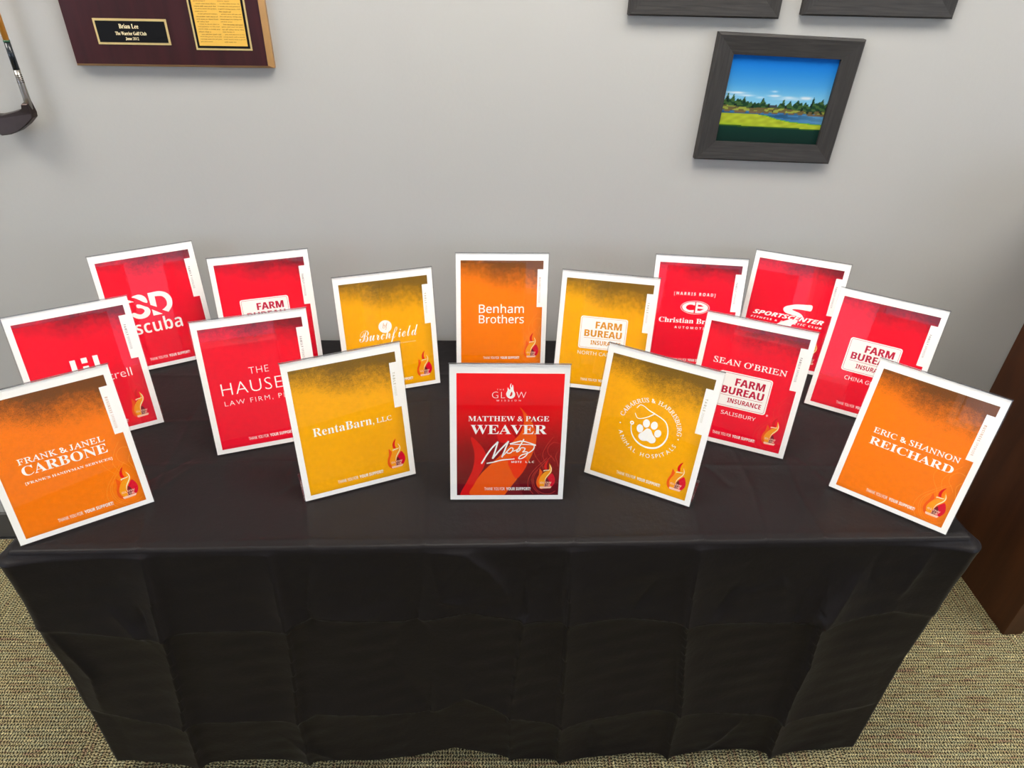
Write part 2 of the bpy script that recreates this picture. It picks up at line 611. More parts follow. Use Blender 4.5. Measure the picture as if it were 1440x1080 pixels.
# ------------------------------------------------------------------ table and cloth
TX0, TX1, TY0, TY1 = -0.797, 0.947, 0.888, 1.600
tb = empty('folding_table', ((TX0 + TX1) / 2, (TY0 + TY1) / 2, 0))
tag(tb, 'long folding table hidden under the black cloth', 'table')
hx, hy = (TX1 - TX0) / 2 - 0.012, (TY1 - TY0) / 2 - 0.012
box('tabletop', -hx, hx, -hy, hy, 0.700, 0.7325, M['metal'], tb, 0.004, 2)
for sx in (-1, 1):
    for sy in (-1, 1):
        box('leg', sx * (hx - 0.16) - 0.014, sx * (hx - 0.16) + 0.014, sy * (hy - 0.07) - 0.014, sy * (hy - 0.07) + 0.014, 0.0, 0.70, M['metal'], tb, 0.003)
    box('stretcher', sx * (hx - 0.16) - 0.01, sx * (hx - 0.16) + 0.01, -(hy - 0.085), hy - 0.085, 0.20, 0.225, M['metal'], tb, 0.002)


def seg_dist(px, py, poly):
    """distance to a polyline and signed side"""
    best = np.full(px.shape, 1e9)
    side = np.zeros(px.shape)
    tt = np.zeros(px.shape)
    for k in range(len(poly) - 1):
        (ax, ay), (bx, by) = poly[k], poly[k + 1]
        dx, dy = bx - ax, by - ay
        L2 = dx * dx + dy * dy
        t = np.clip(((px - ax) * dx + (py - ay) * dy) / L2, 0, 1)
        qx, qy = px - (ax + t * dx), py - (ay + t * dy)
        d = np.hypot(qx, qy)
        s = np.sign(dx * (py - ay) - dy * (px - ax))
        m = d < best
        best = np.where(m, d, best)
        side = np.where(m, s, side)
        tt = np.where(m, (k + t) / (len(poly) - 1), tt)
    return best, side, tt


def vnoise(x, y, s, seed):
    r = np.random.default_rng(seed)
    out = np.zeros(np.broadcast(x, y).shape)
    for k in range(6):
        a = r.uniform(0, 2 * math.pi)
        f = s * r.uniform(0.6, 1.5)
        out = out + np.sin((x * math.cos(a) + y * math.sin(a)) * f + r.uniform(0, 6.28))
    return out / 6


def front_offset(x, z):
    """outward bulge of the front drop; x world, z below the table top (negative)"""
    d = -z
    o = 0.004 + 0.003 * (1 - np.exp(-d / 0.10))
    # soft vertical undulation growing to the hem
    o = o + 0.009 * np.clip(d / 0.7, 0, 1) ** 1.3 * vnoise(x * 1.0, z * 0.25, 17, 3)
    o = o + 0.004 * vnoise(x, z, 22, 5) * np.clip(d / 0.08, 0, 1)
    o = o + 0.0012 * vnoise(x, z * 1.4, 70, 8) * np.clip(d / 0.04, 0, 1)
    # horizontal packing folds: crest with a shaded underside
    ends = 0.25 + 0.75 * np.clip((x - TX0) / 0.12, 0, 1) * np.clip((TX1 - x) / 0.12, 0, 1)
    for poly, A in ((H1, 0.0115), (H2, 0.0125)):
        ds, sd, _ = seg_dist(x, z, poly)
        xl = np.array([p[0] for p in poly])
        zl = np.array([p[1] for p in poly])
        zz = z - np.interp(x, xl, zl)
        up = A * np.exp(-np.abs(zz) / 0.065)
        dn = A * np.exp(-np.abs(zz) / 0.008) * 0.75 + 0.25 * A * np.exp(-np.abs(zz) / 0.09)
        o = o + 1.2 * np.where(zz > 0, up, dn) * ends
    # vertical packing folds
    for poly, A, w1, w2 in VF:
        ds, sd, tt = seg_dist(x, z, poly)
        wdt = np.where(sd > 0, w1, w2)
        wdt = np.where(wdt < 0.021, wdt * 0.65, wdt)
        o = o + (np.where(wdt > 0.028, 1.25, 0.9) * A * np.exp(-ds / wdt) + 0.0012 * np.exp(-ds / 0.003)) * np.clip(0.25 + d / 0.15, 0, 1)
    for poly, A, w1, w2 in WR:
        ds, sd, tt = seg_dist(x, z, poly)
        wdt = np.where(sd > 0, w1, w2)
        o = o + A * np.sin(math.pi * np.clip(tt * 0.9 + 0.05, 0, 1)) * np.exp(-ds / wdt)
    return o


H1 = [(-0.806, -0.196), (-0.57, -0.211), (-0.354, -0.202), (-0.295, -0.178), (-0.092, -0.194), (0.003, -0.167), (0.106, -0.194), (0.196, -0.197), (0.293, -0.192), (0.423, -0.211), (0.663, -0.222), (0.85, -0.190), (0.95, -0.216)]
H2 = [(-0.81, -0.47), (-0.597, -0.514), (-0.347, -0.511), (-0.321, -0.488), (-0.081, -0.512), (-0.004, -0.456), (0.088, -0.515), (0.201, -0.555), (0.412, -0.518), (0.478, -0.527), (0.704, -0.554), (0.95, -0.538)]
VF = [([(-0.565, 0.0), (-0.570, -0.211), (-0.595, -0.506), (-0.60, -0.72)], 0.016, 0.014, 0.045),
      ([(-0.351, 0.0), (-0.346, -0.149), (-0.341, -0.202), (-0.360, -0.478), (-0.36, -0.72)], 0.011, 0.012, 0.030),
      ([(-0.279, 0.0), (-0.303, -0.151), (-0.295, -0.19)], -0.008, 0.010, 0.020),
      ([(-0.082, 0.0), (-0.095, -0.189), (-0.082, -0.388), (-0.081, -0.72)], -0.010, 0.012, 0.030),
      ([(0.104, 0.0), (0.109, -0.175)], -0.008, 0.008, 0.020),
      ([(0.106, -0.20), (0.089, -0.529), (0.10, -0.72)], 0.009, 0.03, 0.02),
      ([(0.184, 0.0), (0.193, -0.21), (0.203, -0.541), (0.21, -0.72)], 0.013, 0.035, 0.015),
      ([(0.422, 0.0), (0.427, -0.196), (0.465, -0.479), (0.47, -0.72)], 0.014, 0.030, 0.016),
      ([(0.548, 0.0), (0.551, -0.115)], -0.008, 0.012, 0.02),
      ([(0.665, 0.0), (0.658, -0.204)], -0.009, 0.010, 0.022),
      ([(0.70, -0.20), (0.715, -0.35), (0.706, -0.542), (0.72, -0.72)], 0.018, 0.04, 0.012),
      ([(0.770, 0.0), (0.775, -0.10)], -0.007, 0.012, 0.02)]
WR = [([(-0.060, -0.005), (0.000, -0.02), (0.042, -0.061), (0.069, -0.111), (0.08, -0.15)], 0.010, 0.010, 0.045),
      ([(-0.07, 0.0), (-0.050, -0.138), (-0.004, -0.150)], 0.005, 0.012, 0.012),
      ([(-0.601, -0.121), (-0.594, -0.204)], -0.006, 0.008, 0.012),
      ([(-0.66, -0.13), (-0.60, -0.235)], 0.008, 0.012, 0.030),
      ([(-0.785, -0.198), (-0.745, -0.35), (-0.76, -0.48)], 0.012, 0.012, 0.03),
      ([(0.361, -0.089), (0.320, -0.182)], -0.006, 0.010, 0.014),
      ([(0.521, -0.104), (0.480, -0.209)], -0.007, 0.010, 0.016),
      ([(0.599, -0.086), (0.622, -0.148)], 0.006, 0.010, 0.016),
      ([(0.750, -0.085), (0.706, -0.217)], 0.012, 0.022, 0.012),
      ([(0.870, -0.02), (0.845, -0.16)], 0.008, 0.012, 0.02),
      ([(-0.40, -0.60), (-0.30, -0.70)], 0.008, 0.012, 0.03),
      ([(0.28, -0.55), (0.29, -0.72)], -0.008, 0.012, 0.02),
      ([(0.63, -0.58), (0.56, -0.72)], 0.010, 0.012, 0.03)]
HEMX = [-0.80, -0.576, -0.388, -0.129, -0.070, -0.029, 0.070, 0.146, 0.343, 0.417, 0.516, 0.652, 0.689, 0.769, 0.95]
HEMZ = [-0.680, -0.691, -0.700, -0.705, -0.683, -0.672, -0.706, -0.727, -0.728, -0.714, -0.726, -0.718, -0.722, -0.728, -0.728]

TOPC = [([(-0.80, 0.906), (-0.30, 0.908), (0.10, 0.903), (0.55, 0.907), (0.95, 0.904)], 0.0010), ([(-0.574, 0.887), (-0.599, 1.019), (-0.593, 1.55)], 0.0011), ([(-0.279, 0.887), (-0.30, 0.986), (-0.29, 1.60)], 0.0012),
        ([(-0.079, 0.887), (-0.084, 1.137), (-0.09, 1.60)], 0.0011), ([(0.105, 0.887), (0.101, 0.95), (0.11, 1.10)], 0.0010),
        ([(0.189, 0.887), (0.213, 1.007), (0.20, 1.60)], 0.0011), ([(0.426, 0.887), (0.441, 1.003), (0.44, 1.60)], 0.0012),
        ([(0.551, 0.887), (0.568, 1.022), (0.56, 1.60)], 0.0010), ([(0.661, 0.887), (0.655, 1.02), (0.67, 1.12)], 0.0012),
        ([(-0.80, 1.105), (-0.37, 1.123), (-0.14, 1.116), (0.18, 1.107), (0.503, 1.10), (0.95, 1.09)], 0.0011),
        ([(-0.80, 1.24), (-0.549, 1.26), (-0.029, 1.337), (0.95, 1.30)], 0.0008),
        ([(-0.80, 1.43), (0.95, 1.44)], 0.0009),
        ([(0.495, 1.098), (0.525, 1.04)], -0.0016), ([(0.697, 1.129), (0.76, 1.00)], -0.0013),
        ([(-0.67, 1.02), (-0.56, 1.13)], -0.0015), ([(-0.60, 1.03), (-0.545, 1.11)], 0.0012), ([(-0.36, 1.02), (-0.29, 1.12)], -0.0010)]


def build_cloth():
    RC = 0.010                      # corner radius of the covered top
    # ---- perimeter path, starting at back-left, going front-left, front, right, back
    P, Nn, kind = [], [], []

    def add(x, y, nx, ny, kd):
        P.append((x, y))
        Nn.append((nx, ny))
        kind.append(kd)
    for y in np.linspace(TY1 - RC, TY0 + RC, 90):
        add(TX0, y, -1, 0, 0)
    for a in np.linspace(180, 270, 12)[1:-1]:
        c_, s_ = math.cos(math.radians(a)), math.sin(math.radians(a))
        add(TX0 + RC + RC * c_, TY0 + RC + RC * s_, c_, s_, 1)
    for x in np.linspace(TX0 + RC, TX1 - RC, 520):
        add(x, TY0, 0, -1, 2)
    for a in np.linspace(270, 360, 12)[1:-1]:
        c_, s_ = math.cos(math.radians(a)), math.sin(math.radians(a))
        add(TX1 - RC + RC * c_, TY0 + RC + RC * s_, c_, s_, 3)
    for y in np.linspace(TY0 + RC, TY1 - RC, 90):
        add(TX1, y, 1, 0, 4)
    for a in np.linspace(0, 90, 6)[1:-1]:
        c_, s_ = math.cos(math.radians(a)), math.sin(math.radians(a))
        add(TX1 - RC + RC * c_, TY1 - RC + RC * s_, c_, s_, 5)
    for x in np.linspace(TX1 - RC, TX0 + RC, 60):
        add(x, TY1, 0, 1, 5)
    for a in np.linspace(90, 180, 6)[1:-1]:
        c_, s_ = math.cos(math.radians(a)), math.sin(math.radians(a))
        add(TX0 + RC + RC * c_, TY1 - RC + RC * s_, c_, s_, 5)
    P = np.array(P)
    Nn = np.array(Nn)
    kind = np.array(kind)
    n = len(P)
    # rows: roll over the edge then drop
    er = 0.008
    drops = list(np.linspace(0, 1, 190) ** 1.0)
    rows = []
    arc = [math.radians(a) for a in (15, 32, 50, 70, 88)]
    verts, faces = [], []
    # outer ring of the top is P offset inward by er
    ring0 = P - Nn * er
    top_z = TZ - 0.0018

    def zref(x, y):
        z = np.zeros(np.shape(x))
        for poly, A in TOPC:
            d, s, t = seg_dist(x, y, poly)
            z = z + 1.7 * A * np.exp(-d / 0.0045)
        z = z + 0.00035 * vnoise(x, y, 30, 21) + 0.0004 * vnoise(x, y, 11, 22)
        return z
    # creases of the front edge itself
    # ---- rings
    rings = []
    r0 = np.column_stack([ring0, top_z + zref(ring0[:, 0], ring0[:, 1])])
    rings.append(r0)
    for a in arc:
        q = ring0 + Nn * er * math.sin(a)
        zz = top_z - er * (1 - math.cos(a)) + zref(ring0[:, 0], ring0[:, 1]) * (1 - a / 1.7)
        rings.append(np.column_stack([q, zz]))
    hem = np.interp(P[:, 0], HEMX, HEMZ)
    hem = np.where(kind == 0, -0.690 + 0.012 * np.sin(P[:, 1] * 25), hem)
    hem = np.where(kind == 4, -0.722 + 0.010 * np.sin(P[:, 1] * 25), hem)
    hem = np.where(kind == 5, -0.60, hem)
    xq, yq = P[:, 0], P[:, 1]
    for k, t in enumerate(drops[1:]):
        z = -er + (hem + er) * t
        d = -z
        fo = front_offset(xq, z) - 0.004
        # side drops
        s_ = np.where(xq < 0, 1.0, 2.0)
        so = 0.004 + 0.012 * np.clip(d / 0.7, 0, 1) * np.sin(yq * 23 + s_) + 0.006 * np.sin(yq * 9 + z * 6 + s_) * np.clip(d / 0.2, 0, 1)
        zz = z + 0.20
        so = so + np.where(zz > 0, 0.006 * np.exp(-np.abs(zz) / 0.06), 0.006 * np.exp(-np.abs(zz) / 0.015))
        bo = 0.003 + 0 * d
        # flare of the loose corner cloth (cone folds)
        def cone(dist):
            prof = 0.020 * np.clip(d / 0.015, 0, 1) * np.exp(-np.clip(d - 0.015, 0, 9) / 0.14) - 0.006 * np.clip((d - .2) / .3, 0, 1)
            return prof * np.exp(-np.abs(dist) / 0.05)
        dl = np.where(kind == 2, xq - (TX0 + RC), np.where(kind == 0, yq - (TY0 + RC), 0.0))
        dr = np.where(kind == 2, (TX1 - RC) - xq, np.where(kind == 4, yq - (TY0 + RC), 0.0))
        o = np.where(kind == 2, fo, 0)
        o = np.where((kind == 0) | (kind == 4), so, o)
        o = np.where(kind == 5, bo, o)
        # corner blend
        fl = front_offset(np.full_like(z, TX0 + RC), z) - 0.004
        frr = front_offset(np.full_like(z, TX1 - RC), z) - 0.004
        o = np.where(kind == 1, fl, o)
        o = np.where(kind == 3, frr, o)
        bl_l = np.clip(1 - (yq - (TY0 + RC)) / 0.10, 0, 1)
        o = np.where(kind == 0, o * (1 - bl_l) + fl * bl_l, o)
        o = np.where(kind == 4, o * (1 - bl_l) + frr * bl_l, o)
        o = o + np.where((kind <= 2), cone(np.where(kind <= 2, dl, 9)), 0) * 0.9
        o = o + np.where((kind >= 2) & (kind <= 4), cone(np.where((kind >= 2) & (kind <= 4), dr, 9)), 0)
        o = np.maximum(o, 0.0015)
        o = np.where(kind == 5, np.minimum(o, 0.012), o)
        off = o * np.clip(d / 0.014, 0, 1)
        # normal at the ends of the front run fans out so that the corner cone opens
        rings.append(np.column_stack([P + Nn * off[:, None], TZ - 0.0018 + z]))
    allv = np.vstack(rings)
    verts = [tuple(v) for v in allv]
    for r in range(len(rings) - 1):
        for c_ in range(n):
            c2 = (c_ + 1) % n
            faces.append((r * n + c_, r * n + c2, (r + 1) * n + c2, (r + 1) * n + c_))
    # ---- top grid inside ring0, stitched through a triangle fan-free boundary: own regular grid
    gx = np.linspace(TX0 + er, TX1 - er, 380)
    gy = np.linspace(TY0 + er, TY1 - er, 170)
    X, Y = np.meshgrid(gx, gy)
    # pull the corners in to follow the rounded ring
    for (cx, cy, sx, sy) in ((TX0 + RC, TY0 + RC, -1, -1), (TX1 - RC, TY0 + RC, 1, -1), (TX0 + RC, TY1 - RC, -1, 1), (TX1 - RC, TY1 - RC, 1, 1)):
        dx, dy = (X - cx) * sx, (Y - cy) * sy
        rr = np.hypot(dx, dy)
        m = (dx > 0) & (dy > 0) & (rr > RC - er)
        sca = np.where(m, (RC - er) / np.maximum(rr, 1e-6), 1)
        X = np.where(m, cx + (X - cx) * sca, X)
        Y = np.where(m, cy + (Y - cy) * sca, Y)
    Z = top_z + zref(X, Y)
    base = len(verts)
    verts += [tuple(v) for v in np.column_stack([X.ravel(), Y.ravel(), Z.ravel()])]
    nx_ = len(gx)
    for j in range(len(gy) - 1):
        for i in range(nx_ - 1):
            a = base + j * nx_ + i
            faces.append((a, a + 1, a + 1 + nx_, a + nx_))
    me = mesh_py('tablecloth', verts, faces, True)
    bm = bmesh.new()
    bm.from_mesh(me)
    bmesh.ops.recalc_face_normals(bm, faces=bm.faces)
    bm.to_mesh(me)
    bm.free()
    o = link('tablecloth', me, None, M['cloth'])
    tag(o, 'creased black satin tablecloth draped over the long table to the floor', 'tablecloth')
    return o


build_cloth()

# ------------------------------------------------------------------ lettering
STY = dict(plain=(0, 0), bold=(0x1D400, 0x1D41A), ital=(0x1D434, 0x1D44E), bital=(0x1D468, 0x1D482), script=(0x1D4D0, 0x1D4EA),
           sans=(0x1D5A0, 0x1D5BA), sbold=(0x1D5D4, 0x1D5EE), sbital=(0x1D63C, 0x1D656))
_cache = {}


def glyphs(s, style='plain', offset=0.0, space=1.0, shear=0.0):
    key = (s, style, offset, space, shear)
    if key in _cache:
        return _cache[key]
    unshear = style == 'roman'
    up, lo = STY['ital' if unshear else style]
    t = ''.join(chr(up + ord(c) - 65) if 'A' <= c <= 'Z' and up else chr(lo + ord(c) - 97) if 'a' <= c <= 'z' and lo else c for c in s)
    if unshear:
        t = t.replace(chr(0x1D455), '\u210e')
    cu = bpy.data.curves.new('t', 'FONT')
    cu.body = t
    cu.resolution_u = 3
    cu.offset = offset + (0.010 if unshear else 0)
    cu.space_character = space
    ob = bpy.data.objects.new('t', cu)
    me = ob.to_mesh()
    V = np.array([v.co[:2] for v in me.vertices]) if len(me.vertices) else np.zeros((0, 2))
    F = [tuple(p.vertices) for p in me.polygons]
    ob.to_mesh_clear()
    bpy.data.objects.remove(ob)
    bpy.data.curves.remove(cu)
    if unshear:
        # stand the slanted capitals upright; '&' and marks come from the upright face already
        V = V.copy()
        V[:, 0] -= 0.27 * V[:, 1]
    if shear:
        V = V.copy()
        V[:, 0] += shear * V[:, 1]
    _cache[key] = (V, F)
    return V, F


class Pr:
    """flat print collected in card millimetres (u right, v up, w layer)"""
    def __init__(s):
        s.v, s.f = [], []

    def text(s, t, x0, x1, y0, y1, style='plain', w=0.45, **kw):
        V, F = glyphs(t, style, **kw)
        mn, mx = V.min(0), V.max(0)
        q = (V - mn) / (mx - mn) * np.array([x1 - x0, y1 - y0]) + np.array([x0, y0])
        s.raw(q, F, w)

    def raw(s, q, F, w):
        b = len(s.v)
        s.v += [(float(a[0]), float(a[1]), w) for a in q]
        s.f += [tuple(i + b for i in f) for f in F]

    def poly(s, pts, w=0.3):
        tr = tessellate_polygon([[Vector((p[0], p[1], 0)) for p in pts]])
        F = []
        for t in tr:
            a, b_, c = [pts[i] for i in t]
            ar = (b_[0] - a[0]) * (c[1] - a[1]) - (b_[1] - a[1]) * (c[0] - a[0])
            F.append(tuple(t) if ar > 0 else tuple(reversed(t)))
        s.raw(pts, F, w)

    def blob(s, pts, w=0.3, n=5):
        s.poly(crom(pts, n, True), w)

    def disc(s, cx, cy, rx, ry=None, w=0.3, n=40, rot=0.0):
        ry = ry or rx
        c_, s_ = math.cos(rot), math.sin(rot)
        s.poly([(cx + rx * math.cos(a) * c_ - ry * math.sin(a) * s_, cy + rx * math.cos(a) * s_ + ry * math.sin(a) * c_) for a in [2 * math.pi * k / n for k in range(n)]], w)

    def ring(s, cx, cy, rx, ry, th, w=0.3, n=60):
        q = []
        F = []
        for k in range(n):
            a = 2 * math.pi * k / n
            q += [(cx + rx * math.cos(a), cy + ry * math.sin(a)), (cx + (rx - th) * math.cos(a), cy + (ry - th) * math.sin(a))]
            j = (k + 1) % n
            F.append((2 * k, 2 * j, 2 * j + 1, 2 * k + 1))
        s.raw(q, F, w)

    def stroke(s, pts, wd, w=0.3, n=6, smooth=True, taper=False):
        p = np.array(crom(pts, n, False) if smooth else pts, float)
        d = np.gradient(p, axis=0)
        d /= np.maximum(np.hypot(d[:, 0], d[:, 1]), 1e-6)[:, None]
        nn = np.column_stack([-d[:, 1], d[:, 0]])
        if not isinstance(wd, (list, tuple)):
            ww = np.full(len(p), wd / 2)
        else:
            ww = np.interp(np.linspace(0, 1, len(p)), np.linspace(0, 1, len(wd)), wd) / 2
        q = np.vstack([p + nn * ww[:, None], p - nn * ww[:, None]])
        L = len(p)
        s.raw(q, [(L + i, L + i + 1, i + 1, i) for i in range(L - 1)], w)

    def rrect(s, x0, x1, y0, y1, r, w=0.3):
        s.poly(rr_pts(x0, x1, y0, y1, r), w)

    def rrect_line(s, x0, x1, y0, y1, r, th, w=0.3):
        a = rr_pts(x0, x1, y0, y1, r)
        b_ = rr_pts(x0 + th, x1 - th, y0 + th, y1 - th, max(r - th, 0.1))
        L = len(a)
        s.raw(a + b_, [(i, (i + 1) % L, L + (i + 1) % L, L + i) for i in range(L)], w)

    def arc_text(s, t, cx, cy, r, a0, a1, h, style='plain', w=0.45, inside=False, **kw):
        """letters along an arc; a0 centre of first letter, a1 of last, degrees"""
        cells = []
        for ch in t:
            if ch == ' ':
                cells.append((None, 0.45))
                continue
            V, F = glyphs(ch, style, **kw)
            cells.append(((V, F), (V[:, 0].max() - V[:, 0].min()) + 0.14))
        tot = sum(c[1] for c in cells)
        ang_per = (a1 - a0) / tot
        pos = 0
        href = glyphs('H', style, **kw)[0]
        sc_ = h / (href[:, 1].max() - href[:, 1].min())
        for (gf, wd) in cells:
            mid = pos + wd / 2
            pos += wd
            if gf is None:
                continue
            V, F = gf
            a = math.radians(a0 + ang_per * mid)
            cxm = (V[:, 0].max() + V[:, 0].min()) / 2
            lx = (V[:, 0] - cxm) * sc_
            ly = V[:, 1] * sc_
            if not inside:
                rx, ry = math.cos(a), math.sin(a)          # radial = up
                tx, ty = math.sin(a), -math.cos(a)
                q = np.column_stack([cx + rx * (r + ly) + tx * lx, cy + ry * (r + ly) + ty * lx])
            else:
                rx, ry = -math.cos(a), -math.sin(a)        # up towards the centre
                tx, ty = -math.sin(a), math.cos(a)
                q = np.column_stack([cx + math.cos(a) * r + rx * ly + tx * lx, cy + math.sin(a) * r + ry * ly + ty * lx])
            s.raw(q, F, w)


def rr_pts(x0, x1, y0, y1, r):
    out = []
    for cx, cy, a0 in ((x1 - r, y0 + r, -90), (x1 - r, y1 - r, 0), (x0 + r, y1 - r, 90), (x0 + r, y0 + r, 180)):
        for k in range(6):
            a = math.radians(a0 + 90 * k / 5)
            out.append((cx + r * math.cos(a), cy + r * math.sin(a)))
    return out


def crom(pts, n, closed):
    P = [np.array(p, float) for p in pts]
    out = []
    L = len(P)
    rngk = range(L) if closed else range(L - 1)
    for i in rngk:
        if closed:
            p0, p1, p2, p3 = P[i - 1], P[i], P[(i + 1) % L], P[(i + 2) % L]
        else:
            p0, p1, p2, p3 = P[max(i - 1, 0)], P[i], P[i + 1], P[min(i + 2, L - 1)]
        for k in range(n):
            t = k / n
            out.append(tuple(0.5 * ((2 * p1) + (-p0 + p2) * t + (2 * p0 - 5 * p1 + 4 * p2 - p3) * t * t + (-p0 + 3 * p1 - 3 * p2 + p3) * t ** 3)))
    if not closed:
        out.append(tuple(P[-1]))
    return out


# ------------------------------------------------------------------ the signs
CW, CHH = 215.9, 279.4


def mapper(tilt):
    st, ct = math.sin(tilt), math.cos(tilt)

    def f(u, v, w_):
        x = (u - CW / 2) / 1000
        return (x, (v * st - w_ * ct) / 1000, (v * ct + w_ * st) / 1000)
    return f


def card_mesh(name, pr, mp, parent, mat, uv=False):
    me = bpy.data.meshes.new(name)
    me.from_pydata([mp(*p) for p in pr.v], [], pr.f)
    if uv:
        l = me.uv_layers.new(name='UVMap')
        for lp in me.loops:
            p = pr.v[lp.vertex_index]
            l.data[lp.index].uv = (p[0] / CW, p[1] / CHH)
    me.update()
    return link(name, me, parent, mat)


def card_box(name, x0, x1, y0, y1, w0, w1, mp, parent, mats, edge_axis=None):
    v = [mp(x, y, w_) for w_ in (w0, w1) for (x, y) in ((x0, y0), (x1, y0), (x1, y1), (x0, y1))]
    f = [(3, 2, 1, 0), (4, 5, 6, 7), (0, 1, 5, 4), (1, 2, 6, 5), (2, 3, 7, 6), (3, 0, 4, 7)]
    me = mesh_py(name, v, f)
    o = link(name, me, parent)
    for m in mats:
        me.materials.append(m)
    if len(mats) > 1:
        for p in me.polygons:
            p.material_index = 0 if p.index < 2 else 1
    return o


def emblem(card, mp, line_mat):
    for nm, pts, mat, w_ in (
        ('flame_tip', [(185.0, 87.5), (180.4, 83.0), (177.3, 76), (177.6, 69.5), (179.5, 67.2), (183.3, 67.8), (182.0, 73), (182.6, 80)], 'ink_red', 0.24),
        ('flame_left', [(168.8, 68.4), (172.5, 64.5), (174.6, 60.5), (171.5, 52), (169.5, 42), (171.5, 31), (176, 24.5), (170.5, 25.5), (165.2, 31.0), (163.4, 38.7), (164.6, 47.3), (167.8, 56)], 'ink_orange', 0.24),
        ('flame_right', [(193.6, 58.2), (198.0, 49.5), (199.1, 41.2), (196.8, 34.2), (191.5, 28.5), (178.7, 28.0), (179.0, 36), (183.5, 47.3), (189.5, 56.0)], 'ink_crimson', 0.24),
        ('flame_core', [(184, 48), (187, 44), (188.5, 38), (186, 31), (180, 30), (180.5, 38), (182, 44)], 'ink_maroon', 0.27),
        ('flame_curl', [(186.7, 79.8), (190.6, 73.5), (192.2, 66), (190.5, 59.2), (184.2, 50.7), (180.0, 43.5), (178.6, 30.5), (171.5, 30.8), (167.9, 39.5), (169.6, 48.3), (173.8, 56.0), (178.9, 61.5), (185.0, 64.8), (187.0, 70.6)], 'ink_amber', 0.30),
    ):
        p = Pr()
        p.blob(pts, w_, 4)
        card_mesh(nm, p, mp, card, M[mat])
    p = Pr()
    p.stroke([(188.0, 76), (191.0, 68.5), (189.5, 61), (184.0, 53.0), (181.2, 47.3), (180.0, 40)], [0.5, 1.6, 1.6, 1.8, 1.2, 0.4], 0.34)
    p.stroke([(176.3, 64.6), (180.5, 65.1), (186.5, 65.7), (189, 67)], [2.0, 2.2, 1.6, 0.6], 0.36)
    p.stroke([(176.8, 65.2), (177.3, 62.8)], 1.6, 0.36, smooth=False)
    card_mesh('flame_highlight', p, mp, card, M['ink_cream'])
    p = Pr()
    p.text('GLOW', 170.6, 192.4, 36.2, 40.2, 'sbold', 0.40)
    p.text('10K', 179.5, 191.0, 31.0, 35.2, 'sbold', 0.40)
    p.poly([(170.2, 29.9), (170.6, 26.6), (172, 25.2), (191.2, 26.0), (193.2, 30.1)], 0.40)
    card_mesh('emblem_lettering', p, mp, card, M['ink_pink'])
    if line_mat:
        p = Pr()
        A = [
            [(190.8, 96.7), (178.0, 82.4), (166.6, 68.8), (159.4, 60.2), (155.2, 49.9), (155.7, 36.1), (160.0, 24.7), (171.1, 12.8)],
            [(182, 92), (171, 80), (160, 68), (151.8, 56), (148, 44), (147.6, 32.6), (151.7, 22.1), (158.9, 12.9)],
            [(193.1, 137.2), (181.2, 120.2), (173.5, 101.0), (176.1, 88), (181, 79.6)],
            [(203.3, 122.2), (192.6, 124.2), (183, 114), (184, 101), (192, 92), (197.0, 84)],
            [(160, 118), (157, 104), (163, 90), (172, 78), (176, 68)],
            [(203.5, 108), (198, 96), (202, 82), (204, 74)],
            [(165, 66), (158.6, 52), (158.4, 38), (164, 24), (176, 15), (190, 13.5), (201, 20)],
        ]
        for a in A:
            a = [(min(x, 203.8), y) for x, y in a]
            p.stroke(a, 0.55, 0.18, 5)
        card_mesh('swirl_lines', p, mp, card, M[line_mat])


def fb_box(pr_w, pr_c, dy=0.0, reg=False):
    """white rounded insurer badge: box in pr_w, coloured print in pr_c"""
    pr_w.rrect(51, 158, 101.5 + dy, 179 + dy, 5.5, 0.3)
    pr_c.rrect_line(53.6, 155.4, 104.1 + dy, 176.4 + dy, 4, 0.7, 0.4)
    for sh, wl in ((0.0, 0.45), (0.8, 0.47)):         # struck twice for the heavy weight
        pr_c.text('FARM', 86 + sh, 144.7 + sh, 151.5 + dy, 168 + dy, 'sbold', w=wl)
        pr_c.text('BUREAU', 62.3 + sh, 146.8 + sh, 131 + dy, 147.2 + dy, 'sbold', w=wl)
    pr_c.stroke([(62, 127.6 + dy), (147.5, 127.6 + dy)], 0.7, 0.4, smooth=False)
    pr_c.text('INSURANCE', 78.8, 147, 112 + dy, 122.5 + dy, 'sbold', offset=0.005)
    if reg:
        pr_w.ring(163, 87.5, 2.0, 2.0, 0.5, 0.3)
        pr_w.text('R', 162, 164, 86.3, 88.7, 'sbold')


